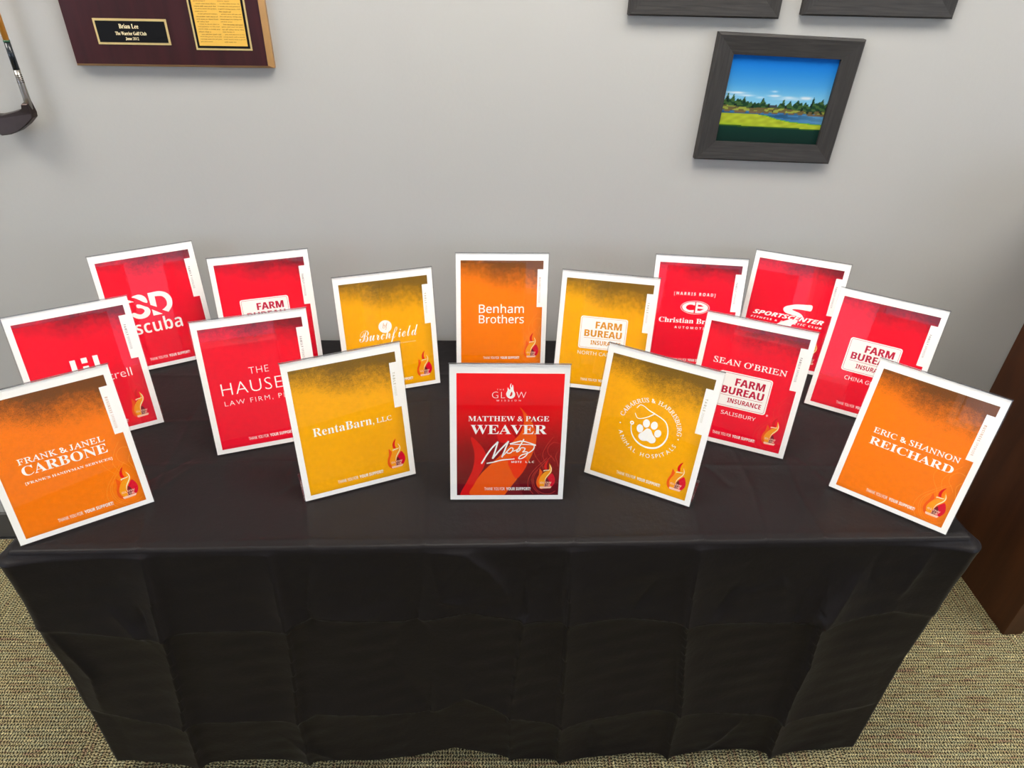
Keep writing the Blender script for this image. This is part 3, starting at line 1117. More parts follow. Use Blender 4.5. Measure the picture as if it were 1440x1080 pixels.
def design(i, W_, extra):
    """white lettering goes to W_, extra(name, mat) returns a Pr for other inks"""
    if i == 1:
        W_.text('FRANK & JANEL', 41.5, 173.5, 145.2, 156.6, 'roman')
        W_.text('CARBONE', 42.5, 173, 123.5, 141.5, 'bold')
        W_.text("[FRANK'S HANDYMAN SERVICES]", 41, 175, 106.6, 112.6, 'bold')
    if i == 2:
        W_.poly([(84, 120), (93.8, 120), (93.8, 173.3), (84, 173.3)])
        W_.poly([(104, 163), (114.6, 163), (114.6, 174), (104, 174)])
        W_.poly([(104, 120), (114.6, 120), (114.6, 157), (104, 157)])
        W_.poly([(125, 120), (134.5, 120), (134.5, 174.5), (125, 174.5)])
        W_.text('ottrell', 120, 185, 117.5, 135.5, 'plain', offset=-0.012)
        W_.text('C', 104, 117.5, 117.5, 133.5, 'plain', offset=-0.012)
    if i == 3:
        W_.blob([(63.2, 177.0), (72.3, 179.8), (80.4, 179.6), (88.5, 174.5), (92.4, 166.5), (91.8, 158.4), (85.1, 160.8), (77.6, 167.3), (70, 173)], 0.3)
        W_.blob([(69.2, 158.0), (76.0, 156.8), (84, 151.5), (91.1, 146.8), (93.6, 138.9), (90, 130.5), (82.6, 125.4), (73, 123.8), (63.2, 126.0), (54.5, 133), (54.2, 139), (60.3, 140.6), (66.3, 136.4), (73.3, 134.2), (80.5, 138.3), (81.5, 143.6), (76.2, 148.2), (68.8, 150.6)], 0.3)
        W_.poly([(52.3, 173.3), (65.8, 165.6), (53.2, 164.6)])
        W_.poly([(97.1, 179.7)] + crom([(112, 180.2), (124.4, 179.2), (138.1, 171.4), (144.2, 156.7), (140.9, 141.2), (130.4, 128.4)], 6, False) + [(118.3, 135.8)] + crom([(124, 139), (130.8, 145.7), (131.6, 157.3), (125.1, 167.1), (110.2, 169.9)], 6, False) + [(109.0, 144.7), (97.1, 151.8)])
        W_.poly([(97.2, 141.3), (116.3, 127.0), (116.3, 126.1), (97.2, 126.1)])
        W_.text('scuba', 52.5, 153.5, 88.2, 121.0, 'sbold', offset=-0.008)
    if i in (4, 10, 15):
        c = extra('badge_lettering', 'ink_boxyellow' if i == 10 else 'ink_boxred')
        fb_box(W_, c)
        if i == 10:
            W_.text('NORTH CAROLINA', 51.2, 166, 86.4, 95.0, 'sans')
        if i == 15:
            W_.text('CHINA GROVE', 64.2, 149, 82.0, 91.2, 'sans')
    if i == 14:
        c = extra('badge_lettering', 'ink_boxred')
        fb_box(W_, c, -14.8, True)
        W_.text('SALISBURY', 71.8, 143, 69.2, 77.6, 'sans')
        W_.text("SEAN O'BRIEN", 32.8, 179.3, 177.8, 191.0, 'roman')
    if i == 5:
        W_.text('THE', 89, 126.5, 161.8, 175.5, 'plain', offset=-0.016, space=1.1)
        W_.text('HAUSER', 31.8, 173, 124.2, 149.6, 'plain', offset=-0.014, space=1.1)
        W_.text('LAW FIRM, PLLC', 33, 176, 100.6, 112.2, 'plain', offset=-0.012, space=1.25)
    if i == 6:
        W_.disc(101.1, 157.6, 14.8, w=0.3)
        W_.text('Burchfield', 41, 174.5, 116.5, 154.5, 'script', offset=-0.004)
        c = extra('badge_lettering', 'ink_boxyellow')
        c.text('bf', 95.5, 107.5, 150, 166, 'ital', 0.4)
        W_.text('PROPERTIES', 128, 166, 113.0, 115.4, 'sans', space=1.6)
    if i == 7:
        W_.text('RentaBarn', 34.8, 144.4, 128.4, 145.2, 'bold', offset=-0.006)
        W_.text(',', 146.2, 148.4, 125.6, 131.0, 'bold')
        W_.text('LLC', 153.4, 183.2, 128.6, 138.8, 'roman')
    if i == 8:
        W_.text('Benham', 53.8, 161.2, 137.2, 159.4, 'sans', offset=0.006)
        W_.text('Brothers', 53.8, 161.8, 111.8, 133.4, 'sans', offset=0.006)
    if i == 11:
        cx, cy = 107.6, 134.2
        W_.arc_text('CABARRUS & HARRISBURG', cx, cy, 53.2, 169, 2, 8.6, 'roman')
        W_.arc_text('ANIMAL HOSPITALS', cx, cy, 60.4, 198, 343, 8.0, 'plain', inside=True)
        W_.disc(51.0, 129.4, 1.4)
        W_.disc(165.0, 130.0, 1.4)
        for (x, y, rx, ry, r) in ((90.6, 129.5, 6.4, 8.4, 0.10), (100.6, 143.2, 6.6, 8.6, 0.03), (116.0, 143.4, 6.5, 8.4, -0.12), (125.7, 129.6, 6.4, 8.2, -0.25)):
            W_.disc(x, y, rx, ry, rot=r, n=28)
        W_.blob([(104.0, 133.6), (111.5, 132.6), (117.0, 124.8), (124.3, 117.8), (123.6, 109.8), (117.0, 106.0), (109.2, 108.3), (99.6, 106.0), (92.3, 109.7), (91.2, 117.2), (97.8, 125.6)])
        W_.ring(73.4, 136.2, 4.0, 4.0, 2.4, 0.3, 24)
        W_.stroke([(73.2, 132.8), (73.2, 127.3), (77.0, 115.0), (86.6, 103.5), (100.0, 96.6), (114.6, 95.6), (129.2, 100.6), (139.5, 112.4), (144.1, 127.0), (142.7, 142.0), (136.5, 155.2), (126.2, 162.0), (111.5, 167.0)], [1.2, 1.8, 3.2, 3.6, 3.2, 2.6, 2.2, 1.8], 0.3)
        W_.stroke([(112.1, 167.0), (99.8, 170.7), (89.6, 175.8), (81.7, 176.4), (76.5, 168.6)], [2.6, 1.6, 1.4, 1.4], 0.3)
        W_.stroke([(112.1, 167.0), (101.3, 157.4), (88.7, 149.9), (80.9, 149.5), (75.3, 157.5)], [2.6, 1.6, 1.4, 1.4], 0.3)
    if i == 12:
        W_.text('[HARRIS ROAD]', 53, 150.8, 184.6, 194.4, 'sbold', space=1.45)
        W_.ring(106.9, 157.7, 34.7, 16.4, 1.1, 0.3)
        W_.poly([(106.0, 171.4)] + crom([(95, 170.6), (84.9, 167.6), (77.6, 162.5), (76.0, 157.5), (79.5, 151.5), (88.8, 146.6), (104.8, 144.6)], 5, False) + [(104.8, 151.8), (101.5, 151.2)] + crom([(94, 150.6), (87.5, 153.4), (85.2, 157.6), (88.0, 162.0), (94.0, 164.6), (101.8, 164.2)], 5, False) + [(102.2, 163.0), (106.0, 163.0)])
        W_.poly([(108.2, 171.2)] + crom([(118, 170.6), (128, 167.6), (135.5, 163.0), (137.8, 158), (135.5, 152), (128.0, 147.4), (118, 144.9), (108.2, 144.6)], 5, False))
        c = extra('badge_lettering', 'ink_crimson')
        c.poly([(113, 165.4), (120, 165), (127.5, 161.0), (113, 160.4)], 0.36)
        c.poly([(113, 150.4), (120, 150.4), (128.5, 155.2), (113, 155.8)], 0.36)
        W_.text('Christian Brothers', 23.8, 191, 118.0, 130.6, 'bold', offset=0.008)
        W_.text('AUTOMOTIVE', 63.5, 152, 103.8, 109.8, 'sbold', space=1.7)
    if i == 13:
        W_.text('SPORTSCENTER', 25, 190.8, 127.0, 138.0, 'sbital', offset=0.02, shear=0.15)
        W_.text('FITNESS & ATHLETIC CLUB', 22.2, 189, 116.8, 121.6, 'sbital', space=1.3)
        W_.blob([(101.4, 160.0), (120, 166.5), (140, 169.2), (153.2, 170.8), (157.3, 166.1), (155.6, 156.4), (148, 155.4), (134.7, 155.6), (118.7, 154.4), (113, 152), (120, 149.6), (133.7, 145.8), (141.6, 138.2), (128.0, 138.2), (112.0, 139.6), (98.7, 142.5), (92.7, 149.2), (94.5, 155.5)], 0.3, 4)
        W_.blob([(112.0, 126.6), (130.1, 127.6), (130.2, 121.9), (121.2, 115.4), (119.0, 111.0), (104, 109.6), (86.8, 109.4), (94.3, 117.1)], 0.3, 4)
    if i == 16:
        W_.text('ERIC & SHANNON', 35.8, 185.6, 140.0, 151.5, 'roman')
        W_.text('REICHARD', 36.0, 182.3, 116.4, 132.0, 'bold')
    if i == 9:
        W_.text('G', 76.4, 87.6, 214.3, 227.1, 'plain', offset=-0.02)
        W_.text('L', 92.8, 99.9, 214.5, 226.8, 'plain', offset=-0.02)
        W_.text('W', 120.4, 138.3, 214.5, 227.0, 'plain', offset=-0.02)
        W_.poly(crom([(110.9, 243.8), (108.3, 239.1), (109.2, 233.0), (107.7, 231.4), (104.4, 235.7), (104.2, 229.6), (101.9, 223.5), (103.4, 217.6), (107.6, 214.0), (113.1, 214.0), (117.4, 218.1), (117.9, 223.9), (115.2, 230.0), (114.6, 237.8), (112.8, 240.8), (111.6, 235.6), (110.2, 237.7)], 3, True), 0.3)
        h = extra('emblem_hole', 'ink_red')
        h.blob([(111.9, 227.2), (113.3, 222.8), (110.9, 218.3), (108.6, 218.3), (109.5, 222.8)], 0.36, 4)
        W_.text('THE', 85.0, 97.8, 230.0, 232.6, 'sans', space=1.8)
        W_.text('MISSION', 85.2, 128.6, 208.2, 211.2, 'sans', space=2.2)
        W_.text('MATTHEW & PAGE', 33.6, 182.0, 168.0, 178.6, 'bold', offset=-0.003)
        W_.text('WEAVER', 38, 178.9, 141.4, 160.8, 'bold')
        T = 2.9
        W_.stroke([(58.6, 79.5), (68.3, 98.0), (78.2, 113.4), (89.2, 126.0)], [T, T, T, T * 1.1], 0.46)
        W_.stroke([(88.7, 126.0), (84.4, 108.2), (79.4, 90.0)], [T, T, T * 1.2], 0.46, smooth=True)
        W_.stroke([(79.4, 90.6), (92.5, 108.2), (108.6, 127.0)], T, 0.46)
        W_.stroke([(108.3, 127.2), (102.6, 110.5), (96.6, 93.0)], T, 0.46)
        W_.stroke([(96.6, 93.6), (102.8, 101.5), (109.7, 110.2), (114.2, 113.4), (117.3, 111.0), (115.5, 105.5), (110.9, 101.8), (106.4, 102.5), (106.4, 105.5), (110, 109.8)], 2.0, 0.46)
        W_.stroke([(117, 106), (123, 108.5), (128, 112.5)], 1.8, 0.46)
        W_.stroke([(137.0, 131.5), (128.9, 115.1), (124.0, 105.6), (127, 105.5), (131.5, 110.5)], 2.3, 0.46)
        W_.stroke([(111.0, 121.4), (122, 124.8), (133.6, 127.2), (146, 124.0), (159.6, 118.6)], [2.4, 2.6, 2.6, 2.2, 2.6], 0.46)
        W_.stroke([(111.4, 120.6), (130, 120.4), (148.0, 120.0), (159.6, 118.0)], [1.4, 1.8, 1.6, 2.0], 0.46)
        W_.stroke([(128.0, 110.5), (134, 113.5), (139.6, 112.0), (137.6, 106.8), (135.5, 104.4), (141, 105.0), (144.9, 103.2), (142.4, 97.5), (136.0, 91.8), (129.6, 90.0), (128.8, 92.8), (134, 98.2), (145.5, 102.3), (153.4, 108.0), (156.6, 113.7), (156.1, 119.7)], 2.1, 0.46)
        W_.stroke([(68.3, 80.3), (80.7, 82.8), (97.0, 87.2), (120.6, 89.8)], [2.2, 2.6, 2.4, 1.8], 0.46)
        W_.text('MOTZ', 114.8, 134.0, 81.2, 85.4, 'sbold', space=1.2)
        W_.text('LLC', 141.5, 157.8, 81.2, 85.4, 'sbold', space=1.4)


SIGNS = [  # id, x, y, yaw, tilt, colour, label
    [1, -0.6797, 0.9545, 0.5162, -0.0141, 'orange', 'orange thank-you sign at the front left corner of the table, three lines of serif capitals'],
    [2, -0.7464, 1.2028, 0.4581, 0.0289, 'red', 'red sign at the left table end, half hidden behind the front left orange sign'],
    [3, -0.7052, 1.4747, 0.4466, 0.0078, 'red', 'red sign in the back left corner with bold sliced white logo and lowercase word'],
    [4, -0.4527, 1.4532, 0.2796, -0.0037, 'red', 'red sign at the back left, second from the left corner, with cut-off white badge'],
    [5, -0.4029, 1.1704, 0.2904, 0.0158, 'red', 'red law firm sign in thin capitals, behind the front left yellow sign'],
    [6, -0.1678, 1.3679, 0.2813, -0.0371, 'yellow', 'yellow sign with script lettering and a white disc, left of the middle'],
    [7, -0.2043, 1.0411, 0.3593, -0.0167, 'yellow', 'yellow sign in the front row left of the centre with one serif line of text'],
    [8, 0.0816, 1.466, 0.0113, -0.0018, 'orange', 'orange sign at the back centre standing straight behind the red centre sign'],
    [9, 0.0751, 1.0032, -0.011, -0.0371, 'flames', 'red sign with orange flame artwork and two logos, front row centre'],
    [10, 0.3066, 1.367, -0.1941, -0.0236, 'yellow', 'yellow sign with white boxed badge, right of the back centre orange sign'],
    [11, 0.3304, 1.0284, -0.4943, -0.0034, 'yellow', 'yellow sign with white paw print in a ring of letters, front row'],
    [12, 0.5439, 1.4566, -0.1112, 0.0094, 'red', 'red sign with white oval monogram at the back right, behind the boxed yellow sign'],
    [13, 0.7706, 1.4644, -0.3863, 0.0221, 'red', 'red sign in the back right corner with white slanted S and italic capitals'],
    [14, 0.5623, 1.1579, -0.4122, 0.0009, 'red', 'red sign with a name above a white boxed badge, behind the paw print sign'],
    [15, 0.8795, 1.2593, -0.5277, 0.0322, 'red', 'red sign with white boxed badge at the right table end, behind the orange corner sign'],
    [16, 0.8093, 0.9639, -0.6796, 0.0207, 'orange', 'orange thank-you sign at the front right corner of the table, two lines of serif capitals'],
]
# flame artwork background for the centre sign
def flame_bg():
    m, nt, b = new_mat('print_flame_red')
    b.inputs['Roughness'].default_value = 0.85
    b.inputs['Specular IOR Level'].default_value = 0.08
    uv = N(nt, 'ShaderNodeUVMap')
    sep = N(nt, 'ShaderNodeSeparateXYZ')
    nt.links.new(uv.outputs[0], sep.inputs[0])
    rp = N(nt, 'ShaderNodeValToRGB')
    cr = rp.color_ramp
    cr.elements[0].position = 0.05
    cr.elements[0].color = srgb(92, 6, 22)
    cr.elements[1].position = 0.85
    cr.elements[1].color = srgb(255, 0, 14)
    e = cr.elements.new(0.40)
    e.color = srgb(150, 0, 18)
    e = cr.elements.new(0.62)
    e.color = srgb(222, 0, 18)
    nt.links.new(sep.outputs['Y'], rp.inputs['Fac'])
    nt.links.new(rp.outputs['Color'], b.inputs['Base Color'])
    return m


M['flames'] = flame_bg()
TABTXT = dict(red=('FAMILY', 'SPONSOR', 'tab_grey', 172), orange=('BUSINESS', 'SPONSOR', 'tab_orange', 163), yellow=('TABLE', 'SPONSOR', 'tab_yellow', 176))

for (i, x, y, yaw, dt, col, label) in SIGNS:
    tilt = 0.24615835 + dt
    mp0 = mapper(tilt)
    root = empty('sign_holder', (x, y, TZ), yaw)
    root['label'] = label
    root['category'] = 'sign'
    root['group'] = 'signs in clear slanted holders on the black cloth'
    # card and its print
    card = card_box('printed_card', 0, CW, 1.2, CHH, -0.35, 0.0, mp0, root, [M['paper']])
    if col in ('red', 'orange', 'yellow'):
        card['label'] = 'white bordered %s card' % col
    p = Pr()
    if col == 'flames':
        p.poly([(12.4, 10.8), (206.6, 10.8), (206.6, 262.6), (12.4, 262.6)], 0.08)
    else:
        p.poly([(11, 10.5), (204.8, 10.5), (204.8, 152), (191.4, 152), (191.4, 243), (204.8, 243), (204.8, 263.3), (11, 263.3)], 0.08)
    card_mesh('colour_field', p, mp0, card, M[col], uv=True)
    extras = {}

    def extra(nm, mat):
        extras.setdefault((nm, mat), Pr())
        return extras[(nm, mat)]
    if col == 'flames':
        for nm, pts, mt, w_ in (
            ('flame_shape', [(107.1, 201.7), (93.6, 186.5), (85.7, 165.0), (86.0, 143.3), (94.2, 124.4), (121.4, 128.8), (115.4, 143.3), (105.8, 160.0), (103.3, 183.5)], 'ink_red', 0.12),
            ('flame_shape', [(38.1, 135.4), (54.1, 122.2), (66.0, 101.0), (64.0, 75.2), (54.0, 53.0), (44, 30), (39.0, 11.2), (18.8, 11.2), (31.2, 40.4), (42.7, 69.9), (45.2, 102.2)], 'ink_red', 0.12),
            ('flame_shape', [(127.3, 196.6), (141.6, 180.5), (154.7, 157.9), (160.2, 130.8), (154.4, 102.2), (142.9, 76.3), (126.6, 46.8), (102.9, 11.2), (39.6, 11.2), (44.7, 33.7), (57.5, 56.8), (77.2, 79.6), (98.1, 102.2), (118.6, 128.8), (130.9, 145.4), (135.8, 165.1), (133.8, 183.6)], 'ink_orange', 0.15),
            ('flame_shape', [(108.5, 84.6), (122, 96), (146.0, 84.6), (127.0, 47.5), (114, 66)], 'ink_redorange', 0.18),
        ):
            if mt == 'ink_redorange':
                M.setdefault(mt, simple(mt, srgb(245, 50, 4), 0.85, spec=0.08, var=0.02, bscale=60))
            q = Pr()
            q.blob(pts, w_, 5)
            # keep the artwork inside its field
            q.v = [(min(max(a, 12.6), 206.4), max(b2, 11.0), c2) for a, b2, c2 in q.v]
            card_mesh(nm, q, mp0, card, M[mt])
        q = Pr()
        q.poly([(103.2, 11.0), (126.8, 46.6), (139, 11.0)], 0.16)
        card_mesh('flame_shape', q, mp0, card, M['ink_maroon'])
    else:
        bword, lword, tm_, yend = TABTXT[col]
        for wd, st, ya, yb2, nm in ((bword, 'sbold', 223.5, (223.5 + yend) / 2 + (3 if col == 'red' else -1), 'tab_lettering'), (lword, 'sans', None, yend, 'tab_lettering')):
            if ya is None:
                ya = prev - 3
            prev = yb2
            V, F = glyphs(wd, st, 0.0, 1.5)
            mn, mx_ = V.min(0), V.max(0)
            nrm = (V - mn) / (mx_ - mn)
            qv = np.column_stack([195.2 + nrm[:, 1] * 4.2, ya - nrm[:, 0] * (ya - yb2)])
            F2 = F
            extra(nm, tm_).raw(qv, F2, 0.15)
    W_ = Pr()
    design(i, W_, extra)
    T_ = Pr()
    T_.text('THANK YOU FOR', 64.5, 103.5, 21.6, 28.4, 'plain')
    T_.text('YOUR SUPPORT!', 106.2, 152.8, 21.6, 28.4, 'sbold', offset=0.01)
    card_mesh('lettering', W_, mp0, card, M['ink_white'])['kind'] = 'stuff'
    card_mesh('thank_you_line', T_, mp0, card, M['ink_white'])['kind'] = 'stuff'
    for (nm, mt), pr in extras.items():
        card_mesh(nm, pr, mp0, card, M[mt])
    emblem(card, mp0, dict(red='line_red', orange='line_orange', yellow=None, flames='line_red')[col])
    # clear acrylic: front panel, back panel, folded top, foot
    mats = [M['acr'], M['acr_edge']]
    card_box('front_panel', -1.6, CW + 1.6, 0.9, CHH + 1.4, 0.8, 2.6, mp0, root, mats)
    card_box('back_panel', -1.6, CW + 1.6, 0.9, CHH + 1.4, -2.6, -0.8, mp0, root, mats)
    q0 = mp0(0, CHH + 1.4, 0)
    card_box('top_fold', -1.6, CW + 1.6, CHH + 1.42, CHH + 2.1, -2.6, 2.6, mp0, root, [M['acr_edge']])
    f = box('base_foot', -CW / 2000 - 0.0016, CW / 2000 + 0.0016, 0.0035, 0.084, 0.0, 0.0019, M['acr'], root)
    f.data.materials.append(M['acr_edge'])
    for pz in f.data.polygons:
        if abs(pz.normal.z) < 0.5:
            pz.material_index = 1


# ------------------------------------------------------------------ wall art
M['frame_h'] = wood('weathered_wood_h', srgb(33, 31, 30), srgb(49, 46, 44), 'X', 14, 0.6, 16, 0.4)
M['frame_v'] = wood('weathered_wood_v', srgb(33, 31, 30), srgb(49, 46, 44), 'Z', 14, 0.6, 16, 0.4)
M['backing'] = simple('brown_backing', srgb(90, 74, 58), 0.8, var=0.05, bscale=30)


def golf_photo(nx=150, ny=118, variant=0):
    r = np.random.default_rng(5 + variant)
    s = np.linspace(0, 1, nx)
    t = np.linspace(0, 1, ny)
    S, T = np.meshgrid(s, t)
    img = np.zeros((ny, nx, 3))

    def put(mask, c):
        img[mask] = np.array(c, float)
    # sky
    k = np.clip((T - 0.42) / 0.58, 0, 1)[..., None]
    img[:] = np.array([128, 196, 226]) * (1 - k) + np.array([0, 104, 206]) * k
    k2 = np.clip((T - 0.42) / 0.25, 0, 1)[..., None]
    img[:] = img * k2 + np.array([150, 205, 228]) * (1 - k2) * 0.5 + img * (1 - k2) * 0.5

    def nz(sx, sy, sd):
        rr = np.random.default_rng(sd)
        o = 0
        for _ in range(9):
            o = o + np.sin(S * rr.uniform(-sx, sx) + T * rr.uniform(-sy, sy) + rr.uniform(0, 6.3))
        return o / 3
    cl = np.zeros_like(S)
    for (cx, cy, sx, sy, a) in ((0.10, 0.575, 0.10, 0.012, 1.1), (0.20, 0.548, 0.09, 0.012, 0.9), (0.34, 0.53, 0.05, 0.012, 0.6), (0.46, 0.605, 0.03, 0.010, 1.0), (0.48, 0.555, 0.06, 0.012, 1.0),
                                (0.62, 0.540, 0.09, 0.016, 0.9), (0.78, 0.545, 0.05, 0.018, 1.3), (0.05, 0.53, 0.07, 0.02, 0.6), (0.60, 0.525, 0.15, 0.015, 0.6)):
        cl = np.maximum(cl, a * np.exp(-((S - cx) / sx) ** 2 - ((T - cy) / sy) ** 2))
    cl = np.clip(cl * (0.9 + 0.35 * nz(60, 90, 4)), 0, 1)[..., None]
    img[:] = img * (1 - cl) + np.array([214, 228, 238]) * cl
    # hills / far bank
    bank = 0.405 + 0.012 * np.sin(S * 9)
    tops = 0.455 + 0.018 * np.sin(S * 7 + 1) + 0.022 * np.abs(np.sin(S * 53)) * (np.sin(S * 17) > -0.3) + 0.02 * np.abs(np.sin(S * 91 + 2))
    for cx, h_, wd in ((0.04, 0.07, 0.012), (0.09, 0.05, 0.012), (0.20, 0.03, 0.02), (0.38, 0.045, 0.02), (0.58, 0.06, 0.014), (0.64, 0.055, 0.014), (0.71, 0.055, 0.018), (0.86, 0.055, 0.012), (0.95, 0.065, 0.010)):
        tops = tops + h_ * np.exp(-((S - cx) / wd) ** 2)
    tops = tops - 0.03 * np.exp(-((S - 0.83) / 0.02) ** 2) - 0.03 * np.exp(-((S - 0.48) / 0.04) ** 2)
    tree = (T < tops) & (T >= 0.36)
    col = np.where((nz(90, 120, 9) > 0.1)[..., None], np.array([28, 62, 40]), np.array([64, 96, 52]))
    col = np.where((nz(140, 60, 19) > 0.9)[..., None], np.array([16, 38, 32]), col)
    img[tree] = col[tree]
    put((np.abs(S - 0.49) < 0.035) & (T > 0.425) & (T < 0.447), (62, 66, 78))
    grass2 = (T < 0.425 + 0.008 * np.sin(S * 11 + 2) - 0.03 * S) & (T > 0.36)
    gcol = np.where((nz(70, 160, 29) > 0.2)[..., None], np.array([150, 160, 66]), np.array([104, 92, 56]))
    img[grass2] = gcol[grass2]
    put(grass2 & (nz(120, 60, 31) > 0.95), (30, 48, 34))
    # water
    wat = (T < 0.372 - 0.012 * S) & (T > 0.20)
    wcol = np.where((nz(30, 220, 41) > 0.0)[..., None], np.array([58, 112, 160]), np.array([38, 84, 122]))
    wk = np.clip((S - 0.6) / 0.4, 0, 1)[..., None]
    wcol = wcol * (1 - wk * 0.5) + np.array([120, 180, 215]) * wk * 0.5
    img[wat] = wcol[wat]
    put(wat & (T > 0.352 - 0.012 * S) & (nz(80, 50, 43) > -0.3), (112, 92, 66))
    # near green
    ge = np.interp(S, [0, 0.35, 0.45, 0.55, 0.7, 0.85, 1.0], [0.335, 0.335, 0.325, 0.29, 0.262, 0.25, 0.24])
    gr = T < ge
    g1 = np.array([168, 182, 48])
    g2 = np.array([126, 172, 24])
    mixk = np.clip(1.3 - 6 * np.abs(T - 0.27 + 0.10 * (S - 0.4)), 0, 1)[..., None]
    gc = g2 * (1 - mixk) + g1 * mixk
    gc = gc * (1 + 0.05 * nz(60, 160, 51)[..., None])
    img[gr] = gc[gr]
    put(gr & (T > ge - 0.010) & (S > 0.4), (96, 166, 30))
    sh = T < 0.185 - 0.015 * S + 0.004 * np.sin(S * 20)
    sc2 = np.array([16, 52, 44]) * (1 - 0.25 * (0.18 - T)[..., None] / 0.18)
    img[sh] = sc2[sh]
    put((T < 0.20 - 0.015 * S) & ~sh, (44, 84, 30))
    return np.clip(img, 0, 255)


def photo_material():
    m, nt, b = new_mat('glossy_photo_print')
    a = N(nt, 'ShaderNodeAttribute', attribute_name='photo')
    nt.links.new(a.outputs['Color'], b.inputs['Base Color'])
    b.inputs['Roughness'].default_value = 0.6
    b.inputs['Specular IOR Level'].default_value = 0.1
    return m


M['photo'] = photo_material()


def make_frame(label, bl, wdt, hgt, rot, fw=0.041, th=0.018, variant=0):
    """bl = wall coordinates (x, z) of the lower left corner of the face"""
    root = empty('picture_frame', (bl[0], YW, bl[1]))
    root.rotation_euler = (0, rot, 0)
    tag(root, label, 'picture frame', 'grey wooden picture frames on the wall')

    def prism(name, a, b_, c, d, mat):
        # a-b outer edge, c-d inner edge (c under b, d under a); slight slope inwards and outer chamfer
        th_o, th_i = -th, -th + 0.004
        def p(q, y):
            return (q[0], y, q[1])
        ch = 0.0035
        ax, bx = np.array(a), np.array(b_)
        cx, dx = np.array(c), np.array(d)
        a1, b1 = ax + (dx - ax) * (ch / fw), bx + (cx - bx) * (ch / fw)
        v = [p(a, -0.0006), p(b_, -0.0006), p(c, -0.0006), p(d, -0.0006), p(a, th_o + ch), p(b_, th_o + ch), p(a1, th_o), p(b1, th_o), p(c, th_i), p(d, th_i)]
        f = [(0, 1, 5, 4), (4, 5, 7, 6), (6, 7, 8, 9), (9, 8, 2, 3), (0, 4, 6, 9, 3), (1, 2, 8, 7, 5), (0, 3, 2, 1)]
        me = mesh_py(name, v, f)
        bm = bmesh.new()
        bm.from_mesh(me)
        bmesh.ops.recalc_face_normals(bm, faces=bm.faces)
        bm.to_mesh(me)
        bm.free()
        return link(name, me, root, mat)
    o = [(0, 0), (wdt, 0), (wdt, hgt), (0, hgt)]
    q = [(fw, fw), (wdt - fw, fw), (wdt - fw, hgt - fw), (fw, hgt - fw)]
    prism('frame_rail', o[0], o[1], q[1], q[0], M['frame_h'])
    prism('frame_rail', o[2], o[3], q[3], q[2], M['frame_h'])
    prism('frame_rail', o[1], o[2], q[2], q[1], M['frame_v'])
    prism('frame_rail', o[3], o[0], q[0], q[3], M['frame_v'])
    box('backing_board', fw - 0.004, wdt - fw + 0.004, -0.006, -0.001, fw - 0.004, hgt - fw + 0.004, M['backing'], root)
    img = golf_photo(variant=variant)
    ny, nx = img.shape[:2]
    xs_ = np.linspace(fw, wdt - fw, nx)
    zs_ = np.linspace(fw, hgt - fw, ny)
    Xg, Zg = np.meshgrid(xs_, zs_)
    v = np.column_stack([Xg.ravel(), np.full(Xg.size, -0.0075), Zg.ravel()])
    f = [(j * nx + i_, j * nx + i_ + 1, (j + 1) * nx + i_ + 1, (j + 1) * nx + i_) for j in range(ny - 1) for i_ in range(nx - 1)]
    me = mesh_py('photo_print', v, f)
    at = me.color_attributes.new('photo', 'FLOAT_COLOR', 'POINT')
    c = img.reshape(-1, 3) / 255.0
    lin = np.where(c <= 0.04045, c / 12.92, ((c + 0.055) / 1.055) ** 2.4)
    lin = lin * 0.72
    if variant == 1:
        lin = lin * np.array([1.1, 0.95, 0.85])
    at.data.foreach_set('color', np.column_stack([lin, np.ones(len(lin))]).ravel().astype(np.float32))
    link('photo_print', me, root, M['photo'])


make_frame('grey wooden frame holding a golf course photo with blue sky, the lowest on the wall', (0.5215, 0.470 + TZ), 0.320, 0.265, math.radians(1.1))
make_frame('grey wooden frame cut off at the top, left one of the upper pair', (0.330, 0.761 + TZ), 0.316, 0.262, math.radians(-0.35), variant=1)
make_frame('grey wooden frame cut off at the top, right one of the upper pair', (0.693, 0.771 + TZ), 0.325, 0.262, math.radians(-0.35), variant=2)

# plaque
M['maroon'] = wood('polished_maroon_board', srgb(41, 12, 15), srgb(56, 19, 23), 'Z', 4, 0.28, 12, 0.03, 0.5)
M['gold'] = simple('gold_edge', srgb(172, 128, 76), 0.32, metal=0.55, var=0.12, bscale=40)
M['brass'] = simple('pale_brass', srgb(214, 188, 128), 0.35, metal=0.4, var=0.08, bscale=60)
M['plate_black'] = simple('black_plate', srgb(9, 8, 9), 0.45, spec=0.2, var=0.03, bscale=50)
M['plate_yellow'] = simple('brushed_gold_plate', srgb(224, 176, 74), 0.45, metal=0.15, var=0.06, bscale=90)
M['text_ink'] = simple('dark_text', srgb(70, 50, 24), 0.6, var=0.02, bscale=50)
pl = empty('award_plaque', (-0.801, YW, 0.6365 + TZ))
pl.rotation_euler = (0, math.radians(-0.7), 0)
tag(pl, 'maroon wooden plaque with gold edge, black name plate and yellow text plate, on the wall', 'plaque')
PW, PH, PT, PB, PL = 0.3995, 0.31, 0.018, 0.011, 0.004
v = [(0, -0.0006, 0), (PW, -0.0006, 0), (PW, -0.0006, PH), (0, -0.0006, PH), (0, -PT + 0.007, 0), (PW, -PT + 0.007, 0), (PW, -PT + 0.007, PH), (0, -PT + 0.007, PH),
     (PL, -PT, PB * 0.5), (PW - PB, -PT, PB * 0.5), (PW - PB, -PT, PH - PB), (PL, -PT, PH - PB)]
